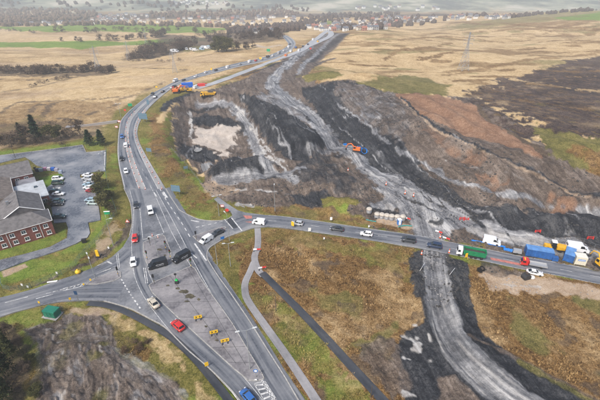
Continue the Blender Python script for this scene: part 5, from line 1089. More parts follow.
# bagged yellow items, barriers
t = thing('yellow_bag', 'round yellow bag at the edge of the west road', 'bag', G(78.5,273)); a = MB(); a.lathe([(.35, 0), (.75, .25), (.8, .6), (.55, 1.0), (.18, 1.2), (.22, 1.35)], 12); a.build('sack', M_YEL, t, True); a = MB(); a.lathe([(.2, 1.15), (.23, 1.2), (.2, 1.25)], 10); a.build('tie', M_BLACKP, t)
t = thing('yellow_covered_sign', 'upright yellow covered sign on the muddy verge', 'road sign', G(98.3,257)); a = MB(); a.box((0, 0, 1.45), (.95, .35, 2.2), taper=.85); a.build('cover', M_YEL, t); a = MB(); a.tube((0, 0, -.1), (0, 0, .5), .07, n=7); a.build('post', M_METAL, t); a = MB(); a.box((0, 0, .1), (1.2, .8, .2)); a.build('base', M_BLACKP, t)
def barrier_proto(w=1.6):
    out = []
    for s in (-1, 1):
        a = MB(); a.box((s * w / 4, 0, .75), (w / 2 - .01, .10, .5)); out.append(('panel', a.mesh('panel', M_REDP if s > 0 else M_WBAND)))
        a = MB(); a.box((s * w * .42, 0, .10), (.2, .7, .2)); out.append(('foot', a.mesh('foot', M_BLACKP))); a = MB(); a.box((s * w * .42, 0, .5), (.08, .06, .9)); out.append(('upright', a.mesh('upright', M_WBAND)))
    return out
BAR = barrier_proto(2.3)
for px, py, rz, lb in [(257,251.5,.05,'red and white barrier across the grey footpath'), (262.3,269.8,.25,'red and white barrier at the start of the dark footpath')]: spawn(BAR, 'barrier', lb, 'barrier', G(px, py, .12), rz)
RBAR = []
for s in (-1, 1): a = MB(); a.box((s * .85, 0, .5), (.22, .4, 1.0), taper=.6); RBAR.append(('upright', a.mesh('upright', M_REDP)))
for z in (.35, .85): a = MB(); a.box((0, 0, z), (1.6, .10, .16)); RBAR.append(('rail', a.mesh('rail', M_REDP)))
for px, py, rz, lb in [(537.5,232.5,.1,'red barrier frame against the dark heap, left one'), (590,239,-.1,'red barrier frame against the dark heap, right one'), (462,219.5,.1,'left red barrier beside the gravel fan'), (466,220.3,.1,'right red barrier beside the gravel fan')]: spawn(RBAR, 'barrier', lb, 'barrier', G(px, py), rz)
# traffic cones
def cone_proto(h=1.0):
    a = MB(); a.lathe([(.19, .06), (.10, h * .5), (.04, h)], 10); s = MB(); s.lathe([(.155, h * .3), (.108, h * .58)], 10); b = MB(); b.box((0, 0, .03), (.5, .5, .06), taper=.9)
    return [('cone', a.mesh('cone', M_ORANGE)), ('stripe', s.mesh('stripe', M_WBAND)), ('base', b.mesh('base', M_BLACKP))]
CONE = cone_proto(1.05)
def cones(line, n, label, group, t0=0.0, t1=1.0):
    T = length(line)
    for i in range(n):
        p = along(line, T * (t0 + (t1 - t0) * (i + random.uniform(-.12, .12)) / max(1, n - 1))); spawn(CONE, 'traffic_cone', label, 'cone', (p[0], p[1], hz(*p) + Z0), random.uniform(0, 1.5), group)
cones(frac_line(.37, 0, 36), 16, 'orange cone in the left row of the trunk road closure', 'left cone row'); cones(frac_line(.50, 0, 24), 11, 'orange cone in the middle row of the trunk road closure', 'middle cone row'); cones(frac_line(.90, 0, 36), 20, 'orange cone in the right row along the trunk road shoulder', 'right cone row')
cones(S([(158,238),(152,236)]), 2, 'orange cone on the upper edge of the small island', 'cones on the small island')
for px, py, lb in [(348,171,'lone red cone on the brown strip in the works'), (386,185,'left red cone on the gravel fan'), (405,194,'middle red cone on the gravel fan'), (413.5,196.5,'right red cone on the gravel fan'), (440,238,'pink cone at the haul road crossing'), (449,252.8,'orange cone ahead of the green tipper'), (421.5,254.5,'pink red cone at the south side of the crossing')]: spawn(CONE, 'traffic_cone', lb, 'cone', G(px, py), 0, None, 1.5)
# kiosk and fence
t = thing('utility_kiosk', 'large green utility kiosk beside the west road', 'kiosk', G(53,315,-.05), -.22); a = MB(); a.box((0, 0, .06), (4.2, 3.0, .16)); a.build('plinth', M_KERB, t); a = MB(); a.box((0, 0, 1.05), (3.3, 2.0, 1.9)); a.build('housing', M_GRNP, t); a = MB(); a.box((0, 0, 2.06), (3.5, 2.2, .14), taper=.94); a.build('lid', M_GRNP, t)
for k in range(3): a = MB(); a.box((-1.08 + 1.08 * k, -1.02, 1.0), (1.0, .05, 1.6)); d = a.build('door', M_GRNP, t); a = MB(); a.box((-.75 + 1.08 * k, -1.06, 1.0), (.06, .05, .3)); a.build('handle', M_METAL, d)
def fence(pts, label, h=1.8, gap=3.0, m=M_RAIL, rails=4, name='wire_fence'):
    w = smooth_line(S(pts), 3); T = length(w); n = max(2, int(T / gap)); x0, y0 = w[0]; t = thing(name, label, 'fence', (x0, y0, hz(x0, y0))); z0 = hz(x0, y0)
    pm = MB(); pm.tube((0, 0, -.3), (0, 0, h), .045, n=5); pm = pm.mesh('post', m); ps = [along(w, T * i / n) for i in range(n + 1)]
    for p in ps: link('post', pm, t, (p[0] - x0, p[1] - y0, hz(*p) - z0))
    for k in range(rails):
        mb = MB(); zz = h * (.2 + .75 * k / max(1, rails - 1))
        for a, b in zip(ps, ps[1:]): mb.tube((a[0] - x0, a[1] - y0, hz(*a) - z0 + zz), (b[0] - x0, b[1] - y0, hz(*b) - z0 + zz), .02, n=4, caps=False)
        mb.build('wire', m, t)
fence([(1,279),(4,290),(25,290),(50,280.5),(72,269.5),(82,257),(100,238),(112,221),(117,213)], 'green wire fence curving along the main road verge', 1.9, 2.6, rails=7)
fence([(106.5,150),(107,162),(106,172),(109,190),(117,213)], 'wire fence between the car park and the trunk road', 1.8, 3)
fence([(172,150),(186,165),(200,183),(212,196)], 'sagging wire fence on the scrub bank beside the works', 1.4, 4, M_METAL, 3)
def site_fence(pts, label):
    w = S(pts); T = length(w); n = int(T / 3.4); x0, y0 = w[0]; z0 = hz(x0, y0); t = thing('site_fence', label, 'fence', (x0, y0, z0))
    for i in range(n):
        a = along(w, 3.4 * i); b = along(w, 3.4 * i + 3.3); f = MB(); A = Vector((a[0] - x0, a[1] - y0, hz(*a) - z0)); B = Vector((b[0] - x0, b[1] - y0, hz(*b) - z0)); U = Vector((0, 0, 2))
        for p, q in ((A, A + U), (B, B + U), (A + U, B + U), (A + U * .1, B + U * .1)): f.tube(p, q, .03, n=4)
        for k in range(1, 10): f.tube(A.lerp(B, k / 10) + U * .1, A.lerp(B, k / 10) + U, .008, n=3, caps=False)
        f.build('panel', M_METAL, t)
site_fence([(558,243),(600,251),(640,259)], 'grey mesh site fence behind the blue containers')
# lane parapet, planks and other small pieces on the verges
t = thing('bridge_parapet', 'pale concrete parapet along the lane over the stream', 'wall', G(76,127.8)); w0 = G(76,127.8); w1 = G(117,122.8); dx, dy = w1[0] - w0[0], w1[1] - w0[1]; Lw = math.hypot(dx, dy); ang = math.atan2(dy, dx)
for nm, d, c in (('wall', (Lw, .4, 1.6), (0, 0, .3)), ('coping', (Lw + .2, .55, .14), (0, 0, 1.17))): a = MB(); a.box((dx / 2, dy / 2, c[2] + (w1[2] - w0[2]) / 2), d, 0, ang); a.build(nm, mat('pale_concrete', (.40,.37,.35), .8, var=.2), t)
t = thing('white_plank', 'white plank lying on the verge by the west road', 'plank', G(52.5,282.2,.12), .25); a = MB(); a.box((0, 0, .1), (2.6, .5, .12)); a.build('plank', M_SWHITE, t); a = MB(); a.box((.8, 0, .02), (.2, .6, .1)); a.build('batten', M_SWHITE, t)
t = thing('litter_bin', 'dark bin at the bend of the building drive', 'bin', G(84.5,242.5), .3); a = MB(); a.box((0, 0, .6), (1.1, .8, 1.2), taper=1.1); a.build('body', M_BLACKP, t); a = MB(); a.box((0, 0, 1.26), (1.3, .95, .12)); a.build('lid', M_BLACKP, t)
for i, (px, py, c, lb) in enumerate([(38,171.5,(.05,.06,.12),'dark blue bin behind the brick building'), (41.5,171.5,(.32,.42,.45),'pale grey bin behind the brick building'), (45.5,170.5,(.40,.20,.30),'pink bin behind the brick building'), (49.5,170.5,(.55,.50,.52),'white bin behind the brick building'), (53.5,170.5,(.03,.12,.45),'bright blue bin behind the brick building'), (57,171.5,(.35,.33,.40),'lilac bin behind the brick building'), (61,173.5,(.30,.35,.45),'grey blue bin at the end of the bin row')]):
    t = thing('wheeled_bin', lb, 'bin', G(px, py, .05), .1); a = MB(); a.box((0, 0, .65), (1.3, 1.0, 1.2), taper=1.12); a.build('body', mat('bin_%d' % i, c, .5), t); a = MB(); a.box((0, 0, 1.32), (1.5, 1.2, .16), taper=.9); a.build('lid', mat('bin_%d' % i, c), t)
    for s in (-.45, .45): a = MB(); a.tube((s - .05, -.4, .1), (s + .05, -.4, .1), .1, n=8); a.build('wheel', M_TYRE, t)

# ------------------------------------------------------------------ plant and stores of the works
M_CBLUE = mat('container_blue', (.02,.10,.31), .5, var=.35, scale=1.2); M_CBLUE2 = mat('container_pale_blue', (.10,.24,.50), .5, var=.2, scale=1.0); M_TGREEN = mat('tipper_green', (.012,.19,.08), .5, var=.3, scale=1.5); M_CREAM = mat('cream_panel', (.62,.58,.46), .55, var=.1); M_CATY = mat('machine_yellow', (.70,.38,.02), .45, var=.15, scale=2); M_MORG = mat('machine_orange', (.75,.17,.03), .45, var=.12, scale=2); M_ALU = mat('aluminium_bed', (.45,.46,.47), .4, .4, var=.15); M_PIPEB = mat('blue_pipe', (.01,.17,.55), .4); M_CONC = mat('precast_concrete', (.44,.40,.345), .8, var=.22, scale=1.5); M_DIRT = mat('dark_load', (.05,.045,.04), .95, var=.4, scale=3, bump=.8)
def container(px, py, rz, L_, W_, H_, m, label, top=None, name='site_container'):
    t = thing(name, label, 'container', G(px, py, .05), rz); a = MB(); a.box((0, 0, H_ / 2 + .1), (L_ - .1, W_ - .1, H_ - .1)); bo = a.build('body', m, t); a = MB(); a.box((0, 0, H_ + .12), (L_, W_, .14), taper=.985); a.build('roof', top or m, t)
    for sx in (-1, 1):
        for sy in (-1, 1): a = MB(); a.box((sx * (L_ / 2 - .07), sy * (W_ / 2 - .07), H_ / 2 + .05), (.16, .16, H_ + .0)); a.build('corner_post', m, t)
    rib = MB(); rib.box((0, 0, 0), (.14, .07, H_ - .35)); rm = rib.mesh('rib', m)
    for k in range(int(L_ / .6)):
        for s in (-1, 1): link('rib', rm, bo, (-L_ / 2 + .45 + .6 * k, s * (W_ / 2 - .03), H_ / 2 + .1))
    for s in (-1, 1): a = MB(); a.box((L_ / 2 - .04, s * W_ * .235, H_ / 2 + .1), (.08, W_ * .45, H_ - .3)); d = a.build('door', m, t); a = MB(); a.tube((L_ / 2 + .03, s * W_ * .06, .3), (L_ / 2 + .03, s * W_ * .06, H_ - .1), .025, n=5); a.build('locking_bar', M_METAL, d)
    return t
sr = heading((520,262.5), (560,269.5))
container(537.8,255.9,sr,7.4,2.6,2.5,M_CBLUE,'long blue site container beside the side road',M_CBLUE2); container(568,258.5,sr+1.25,4.6,2.6,2.5,M_CBLUE,'shorter blue site container with pale roof next to the cream box',M_CBLUE2); container(554.2,260.8,sr,1.5,1.2,1.3,M_CBLUE,'little blue store box between the containers',None,'store_box')
t = container(578,263,sr+.05,2.9,2.4,2.7,M_CREAM,'cream box unit with a blue painted panel on its front',mat('pale_cream_roof', (.68,.66,.58), .5)); a = MB(); a.box((.1, -1.23, 1.85), (1.9, .03, .55)); a.build('blue_panel', M_SBLUE, t); 
for k in range(5): a = MB(); a.box((-.6 + .35 * k, -1.252, 1.85), (.23, .02, .26)); a.build('lettering', M_SWHITE, t)
car(WVAN, 'white', (491,243.3), (499,245), 'white panel van parked on the gravel strip above the green tipper', 'van', 'van', None, None, 1.05); car(WVAN, 'white', (576,250.5), (583,251.5), 'white van parked behind the blue containers', 'van', 'van', None, None, 1.2)
def truck_cab(t, x, L_, W_, H_, m, z=.55):
    out = [(x - L_ / 2, z), (x - L_ / 2, H_), (x + L_ * .28, H_), (x + L_ * .46, H_ * .58), (x + L_ / 2, z + .5), (x + L_ / 2, z - .1)]; a = MB(); a.extrude_y(out, -W_ / 2, W_ / 2); c = a.build('cab', m, t)
    a = MB(); a.quad((x + L_ * .475, -W_ * .44, H_ * .60), (x + L_ * .475, W_ * .44, H_ * .60), (x + L_ * .31, W_ * .43, H_ - .14), (x + L_ * .31, -W_ * .43, H_ - .14)); a.build('windscreen', M_CGLASS, c)
    for s in (-1, 1): a = MB(); a.box((x + L_ * .08, s * (W_ / 2 + .01), H_ * .76), (L_ * .45, .03, H_ * .28)); a.build('side_window', M_CGLASS, c); a = MB(); a.box((x + L_ / 2, s * W_ * .36, z + .25), (.1, .35, .2)); a.build('headlight', M_LAMP, c)
    return c
def add_wheels(t, W_, r, xs, w=.32):
    for nm, me_, subs, loc in wheels(1, W_, r, xs, w): o = link(nm, me_, t, loc); [link(s[0], s[1], o) for s in subs]
t = thing('tipper_truck', 'green bodied tipper truck with white cab on the side road', 'truck', G(469.5,256.3,Z0+.01), heading((483,258.7), (455,253.6)), None, .88); truck_cab(t, 3.55, 1.9, 2.45, 2.95, COL['white'], .8); a = MB(); a.box((-.6, 0, .85), (8.4, 1.0, .3)); a.build('chassis', M_CHASSIS, t)
a = MB(); a.add([(-4.7,-1.25,1.15),(2.2,-1.25,1.15),(2.2,1.25,1.15),(-4.7,1.25,1.15),(-4.9,-1.32,3.0),(2.35,-1.32,3.0),(2.35,1.32,3.0),(-4.9,1.32,3.0),(-4.75,-1.2,3.0),(2.2,-1.2,3.0),(2.2,1.2,3.0),(-4.75,1.2,3.0),(-4.6,-1.12,2.3),(2.1,-1.12,2.3),(2.1,1.12,2.3),(-4.6,1.12,2.3)], [(3,2,1,0),(0,1,5,4),(1,2,6,5),(2,3,7,6),(3,0,4,7),(4,5,9,8),(5,6,10,9),(6,7,11,10),(7,4,8,11),(8,9,13,12),(9,10,14,13),(10,11,15,14),(11,8,12,15)]); tb = a.build('tipper_body', M_TGREEN, t); a = MB(); a.box((-1.25, 0, 2.2), (6.6, 2.2, .25), taper=.8); a.build('load', M_DIRT, t)
for k in range(6):
    for s in (-1, 1): a = MB(); a.box((-4.2 + 1.2 * k, s * 1.31, 2.05), (.12, .08, 1.75)); a.build('rib', M_TGREEN, tb)
add_wheels(t, 2.5, .5, (3.5, -.4, -1.7, -3.6)); a = MB(); a.box((1.95, 0, 1.9), (.25, 2.3, 1.5)); a.build('headboard', M_CHASSIS, t)
t = thing('flatbed_truck', 'red cabbed flatbed lorry on the side road', 'truck', G(532.5,266.3,Z0+.01), heading((545,268.8), (520,264.1)), None, .85); truck_cab(t, 2.9, 2.2, 2.15, 2.45, COL['red'], .6); a = MB(); a.box((-1, 0, .75), (6.2, .9, .25)); a.build('chassis', M_CHASSIS, t); a = MB(); a.box((-1.35, 0, 1.0), (5.6, 2.25, .16)); bd = a.build('bed', M_ALU, t)
for s in (-1, 1): a = MB(); a.box((-1.35, s * 1.1, 1.25), (5.5, .06, .36)); a.build('side_board', M_ALU, bd)
a = MB(); a.box((-4.12, 0, 1.25), (.06, 2.2, .36)); a.build('tail_board', M_ALU, bd); a = MB(); a.box((1.5, 0, 1.6), (.08, 2.1, 1.1)); a.build('headboard', COL['red'], bd); add_wheels(t, 2.1, .4, (2.7, -2.4)); a = MB(); a.box((2.9, 0, 2.52), (.35, 1.2, .14)); a.build('beacon_bar', M_YEL, t)
def tracks(t, L_, W_, H_=.8, m=M_CHASSIS):
    for s in (-1, 1):
        n = 10; pr = [(L_ / 2 - H_ / 2 + math.cos(a_) * H_ / 2, H_ / 2 + math.sin(a_) * H_ / 2) for a_ in np.linspace(-1.57, 1.57, n)] + [(-L_ / 2 + H_ / 2 + math.cos(a_) * H_ / 2, H_ / 2 + math.sin(a_) * H_ / 2) for a_ in np.linspace(1.57, 4.71, n)]
        a = MB(); a.extrude_y(pr, s * W_ / 2 - .3, s * W_ / 2 + .3); a.build('track', m, t)
def excavator(px, py, rz, m, label, sc=1.0, turn=0.0):
    t = thing('excavator', label, 'excavator', G(px, py), rz, None, sc); tracks(t, 3.6, 2.2); a = MB(); a.box((0, 0, .85), (1.4, 1.4, .35)); a.build('turntable', M_CHASSIS, t); a = MB(); a.box((-.7, 0, 1.65), (3.0, 2.5, 1.2), taper=.94); h_ = a.build('engine_house', m, t); a = MB(); a.box((-2.0, 0, 1.55), (.7, 2.4, 1.1)); a.build('counterweight', M_CHASSIS, h_)
    a = MB(); a.box((.75, .75, 2.05), (1.5, .95, 1.9), taper=.9); c = a.build('cab', m, t)
    for d, p in (((.04, .75, 1.1), (1.47, .75, 2.35)), ((1.1, .04, 1.0), (.75, 1.19, 2.4)), ((1.1, .04, 1.0), (.75, .31, 2.4))): a = MB(); a.box(p, d); a.build('window', M_CGLASS, c)
    a = MB(); a.tube((.6, -.3, 1.7), (2.6, -.3, 4.0), .30, .24, 6); a.tube((2.6, -.3, 4.0), (4.6, -.3, 3.5), .24, .18, 6); a.build('boom', m, t); a = MB(); a.tube((4.5, -.3, 3.6), (5.3, -.3, 1.5), .2, .13, 6); st = a.build('stick', m, t); a = MB(); a.extrude_y([(5.2, 1.5), (5.7, .9), (5.4, .3), (4.8, .2), (4.9, .8)], -.85, .25); a.build('bucket', M_CHASSIS, st); a = MB(); a.tube((.9, -.3, 1.3), (2.3, -.3, 3.3), .08, n=6); a.build('ram', M_METAL, t); return t
def dumper(px, py, rz, m, label, sc=1.0):
    t = thing('dump_truck', label, 'dump truck', G(px, py), rz, None, sc); truck_cab(t, 3.2, 2.2, 2.5, 3.0, m, .9); a = MB(); a.box((-.5, 0, 1.0), (7.5, 1.1, .4)); a.build('chassis', M_CHASSIS, t)
    a = MB(); a.add([(-3.9,-1.0,1.3),(1.5,-1.0,1.3),(1.5,1.0,1.3),(-3.9,1.0,1.3),(-4.8,-1.5,2.6),(1.9,-1.5,3.0),(1.9,1.5,3.0),(-4.8,1.5,2.6)], [(3,2,1,0),(0,1,5,4),(1,2,6,5),(2,3,7,6),(3,0,4,7),(4,5,6,7)]); a.build('skip', m, t); a = MB(); a.lathe([(1.9, 0), (1.2, .5), (.3, .8)], 8, (-1.3, 0, 2.6)); a.v = [(x * 1.2, y * .7, z) for x, y, z in a.v]; a.build('load', M_DIRT, t); add_wheels(t, 2.7, .75, (3.0, -1.3, -3.1), .55); return t
excavator(356,151.5,R(165),M_MORG,'orange excavator in the middle of the works',.9)
for px, py, ry, lb in [(359,151.2,.5,'left of two blue pipe coils beside the orange excavator'), (364,153.2,.3,'right of two blue pipe coils beside the orange excavator')]:
    t = thing('pipe_coil', lb, 'pipe coil', G(px, py, 1.15), 0); t.rotation_euler = (R(58), ry, .3)
    for k in range(4):
        a = MB(); prev = None; n = 22; rr = 1.25 + .13 * (k % 2); zz = -.2 + .13 * k
        for i in range(n + 1): q = (rr * 1.15 * math.cos(6.2832 * i / n), rr * math.sin(6.2832 * i / n), zz); (a.tube(prev, q, .12, n=5, caps=False) if prev else None); prev = q
        a.build('turn', M_PIPEB, t)
    for k in range(3): a = MB(); c_ = 2.1 * k; a.box((1.38 * 1.12 * math.cos(c_), 1.34 * math.sin(c_), 0), (.34, .12, .75), 0, c_); a.build('strap', M_BLACKP, t)
t = thing('pump', 'small blue pump on the channel left of the orange excavator', 'pump', G(345,145.5), .2); a = MB(); a.box((0, 0, .55), (1.6, 1.0, .8)); a.build('housing', M_PIPEB, t); a = MB(); a.tube((.6, 0, .9), (1.4, .2, .2), .12, n=6); a.build('hose', M_BLACKP, t); a = MB(); a.box((0, 0, .1), (1.8, 1.1, .15)); a.build('skid', M_YEL, t)
t = thing('roller', 'yellow site machine parked behind the long blue container', 'digger', G(551.5,249.5), heading((545,247), (560,250)), None, 1.05); a = MB(); a.box((-1.2, 0, 1.0), (2.0, 1.7, .9), taper=.9); a.build('engine_cover', M_CATY, t); a = MB(); a.box((.1, 0, 1.9), (1.3, 1.5, 1.9), taper=.88); c = a.build('cab', M_CGLASS, t); a = MB(); a.box((.1, 0, 2.9), (1.4, 1.6, .14)); a.build('cab_roof', M_SWHITE, c); a = MB(); a.add([(.9,-1,.8),(3.2,-1.1,1.0),(3.2,1.1,1.0),(.9,1,.8),(.8,-1.1,1.9),(3.5,-1.2,1.7),(3.5,1.2,1.7),(.8,1.1,1.9)], [(3,2,1,0),(0,1,5,4),(1,2,6,5),(2,3,7,6),(3,0,4,7),(4,5,6,7)]); a.build('skip', M_CATY, t); add_wheels(t, 1.9, .55, (-1.2, 2.0), .45)
t.name = 'site_dumper'
excavator(600,267,R(100),M_CATY,'yellow excavator cut by the right edge of the view',.85)
# row of concrete cylinders, toilet, pipes
def cyl_proto():
    a = MB(); a.lathe([(.92, 0), (.95, .1), (.95, 1.5), (.93, 1.6)], 16); b = MB(); b.lathe([(1.02, 1.55), (1.04, 1.75), (.96, 2.15), (.70, 2.45), (.35, 2.6), (.1, 2.63)], 16); r_ = MB(); r_.lathe([(.97, .7), (1.0, .74), (1.0, .86), (.97, .9)], 16)
    return [('shaft', a.mesh('shaft', mat('grey_concrete', (.30,.30,.31), .8, var=.2), True)), ('domed_cap', b.mesh('domed_cap', M_CONC, True)), ('band', r_.mesh('band', M_METAL))]
CYL = cyl_proto()
for px, py, lb in [(376.8,217.5,'first pale domed concrete cylinder from the left in the row'), (381.6,218,'second pale domed concrete cylinder from the left in the row'), (386.6,218.8,'third pale domed concrete cylinder from the left in the row'), (391.5,219.5,'fourth pale domed concrete cylinder from the left in the row'), (397,220,'fifth pale domed concrete cylinder, behind the blue and white toilet'), (402.5,220,'last pale domed concrete cylinder, right of the toilet'), (369,212.5,'lone pale domed concrete cylinder left of the row')]: spawn(CYL, 'concrete_cylinder', lb, 'concrete cylinder', G(px, py), random.uniform(0, 6), None, (1.0, 1.0, .8))
t = thing('portable_toilet', 'blue and white portable toilet in front of the concrete cylinders', 'toilet', G(399,224.5), .1); a = MB(); a.box((0, 0, 1.1), (1.2, 1.2, 2.0)); a.build('cabin', M_PIPEB, t); a = MB(); a.box((0, 0, 2.2), (1.3, 1.3, .25), taper=.75); a.build('roof', M_SWHITE, t); a = MB(); a.box((0, -.62, 1.1), (.8, .05, 1.7)); d = a.build('door', M_SWHITE, t); a = MB(); a.box((.3, -.66, 1.1), (.06, .05, .2)); a.build('handle', M_BLACKP, d)
def pipe(pts, r, m, label, name='pipe', dz=.2):
    w = smooth_line(S(pts), 4); x0, y0 = w[0]; z0 = hz(x0, y0); t = thing(name, label, 'pipe', (x0, y0, z0)); q = [(p[0] - x0, p[1] - y0, hz(*p) - z0 + dz) for p in w]; a = MB()
    for i in range(len(q) - 1): a.tube(q[i], q[i + 1], r, n=7, caps=(i in (0, len(q) - 2)))
    a.build('pipe_run', m, t)
    for i in range(1, len(q) - 1, 3): b = MB(); d = (Vector(q[i + 1]) - Vector(q[i])).normalized() * .12; b.tube(Vector(q[i]) - d, Vector(q[i]) + d, r * 1.25, n=8); b.build('coupling', m, t)
pipe([(471,241),(480,242.5),(492,245),(505,247.5)], .32, M_PIPEB, 'long blue pipe lying below the white van'); pipe([(503,250),(508,251),(512,252)], .5, M_PIPEB, 'short blue pipe stack right of the long pipe', dz=.4); TEAL = mat('teal_hose', (.03,.25,.24), .5)
pipe([(366,220),(372,221.5),(376,222)], .18, TEAL, 'teal hose below the lone concrete cylinder', 'hose'); pipe([(398,227.5),(404,226),(412,226.5)], .2, TEAL, 'teal hose beside the toilet running to the haul road', 'hose')
for px, py, lb in [(407,220,'red and white barrier right of the concrete cylinders'), (446,240,'red and white barrier by the crossing mound'), (438.5,233.5,'red and white barrier left of the crossing mound')]: spawn(BAR, 'barrier', lb, 'barrier', G(px, py), -.6)
t = thing('tripod_sign', 'bright yellow tripod sign leaning beside the green tipper', 'road sign', G(466.8,258.5), .2); a = MB(); a.box((-.35, 0, 1.25), (.75, .08, 1.5)); a.build('board', M_YEL, t)
for dx_, dy_ in ((-.6, .2), (.3, .2), (0, -.5)): a = MB(); a.tube((dx_, dy_, 0), (-.2, 0, 1.9), .05, n=5); a.build('leg', M_YEL, t)
t = thing('generator_trailer', 'small grey generator trailer right of the blue pipes', 'trailer', G(516.5,253.5), sr); a = MB(); a.box((0, 0, 1.0), (2.4, 1.3, 1.0), taper=.92); a.build('housing', M_ALU, t); a = MB(); a.tube((1.2, 0, .55), (2.4, 0, .45), .06, n=5); a.build('drawbar', M_CHASSIS, t); add_wheels(t, 1.5, .33, (-.1,), .2)
t = thing('cable_drum', 'dark drum lying on the bare soil south of the road', 'drum', G(480.5,271.5), .6); a = MB(); a.tube((-.6, 0, .8), (.6, 0, .8), .45, n=12); a.build('core', M_DPOLE, t)
for s in (-.65, .65): a = MB(); a.tube((s - .05, 0, .8), (s + .05, 0, .8), .85, n=16); a.build('flange', M_SBLACK, t)
t = thing('bucket_attachment', 'grey digger bucket standing beside the red lorry', 'bucket', G(525.5,278.5), .3); a = MB(); a.extrude_y([(-1, .1), (.9, .1), (1.1, 1.0), (.4, 1.7), (-.6, 1.6), (-1.1, .9)], -.8, .8); a.build('shell', M_CHASSIS, t); a = MB(); a.box((0, 0, 1.9), (.5, .7, .5)); a.build('bracket', M_DPOLE, t)
t = thing('white_sack', 'white sack beside the grey digger bucket', 'sack', G(532,278.5), .3); a = MB(); a.lathe([(.5, 0), (.65, .3), (.6, .7), (.3, .9)], 10); a.build('sack', M_SWHITE, t, True); a = MB(); a.box((0, 0, .92), (.5, .1, .12)); a.build('handle', M_SWHITE, t)
t = thing('leaning_hoarding', 'white board leaning on the bank left of the lower haul road', 'panel', G(421.5,268), -1.0); t.rotation_euler = (.3, .2, 1.05); a = MB(); a.box((0, 0, .5), (4.4, .08, .9)); a.build('panel', M_SWHITE, t); a = MB(); a.box((0, .06, .9), (4.4, .06, .1)); a.build('rail', M_METAL, t)
t = thing('leaning_hoarding', 'white board leaning on the bank right of the lower haul road', 'panel', G(451.5,272.5), 1.0); t.rotation_euler = (.3, .1, .9); a = MB(); a.box((0, 0, .45), (3.4, .08, .8)); a.build('panel', M_SWHITE, t); a = MB(); a.box((0, .06, .8), (3.4, .06, .1)); a.build('rail', M_METAL, t)
# far compound
excavator(176.5,93,R(20),M_MORG,'orange excavator in the far compound',1.3); dumper(208,96.8,R(185),M_CATY,'yellow dump truck on the near side of the far compound',1.15); excavator(182.5,91.8,R(40),M_CATY,'left yellow excavator in the far compound',.95); excavator(189,91.8,R(200),M_CATY,'right yellow excavator in the far compound',.95)
container(187.5,87.2,.35,8,3,3.0,mat('bright_blue', (.01,.13,.60), .45),'bright blue container in the far compound'); container(201.5,86.2,.35,5,2.4,1.8,M_REDP,'red store box right of the bright blue container',None,'store_box')
car(WVAN, 'white', (196,88.2), (199,87), 'white van parked in the far compound', 'van', 'van')
for px, py in [(172,88.5),(180,87.5),(197.5,86),(183,86),(205,85)]: spawn(BAR, 'barrier', 'red and white barrier along the far compound edge', 'barrier', G(px, py), .4, 'barriers of the far compound', 1.3)
pole_sign(268.5,53.5,'green board beside the far queue of vehicles','rect',M_SGREEN,3.2,3.4); pole_sign(260.5,60.5,'yellow machine sign beside the far queue','rect',M_YEL,2.0,2.2); pole_sign(211.5,70.8,'yellow sign on the trunk road verge by the tan field','tall',M_YEL,1.4,1.2); pole_sign(156.8,89,'orange sign on the outside verge of the far bend','rect',M_YEL,1.5,1.4); pole_sign(310.5,50.5,'red board at the far end of the works','rect',M_REDP,2.0,2.0)
for i, (px, py, c) in enumerate([(296,48,'blue'),(299,51,'white'),(303,47,'dark'),(291,52,'white'),(308,45,'navy'),(313,40,'white'),(318,42,'yellow'),(286,56,'orange')]):
    car(WVAN if i % 2 else SVAN, c, (px, py), (px + 3, py - 2), 'tiny %s works van %s at the far end of the works' % (c, ['beside the slip road', 'near the pale carriageway', 'under the town edge'][i % 3]), 'van', 'van', 'far works vans')
for i in range(14):
    px, py = 172 + 42 * random.random(), 50.5; py = 51.5 - (px - 172) * .07 + random.uniform(-1.2, 1.0)
    car(random.choice([WVAN, SVAN]), random.choice(['white', 'silver', 'white', 'paleblue']), (px, py), (px + 3, py - random.uniform(-.5, .8)), 'pale vehicle parked in the yard among bare trees', 'van', 'van', 'vehicles in the yard', None, 1.5)

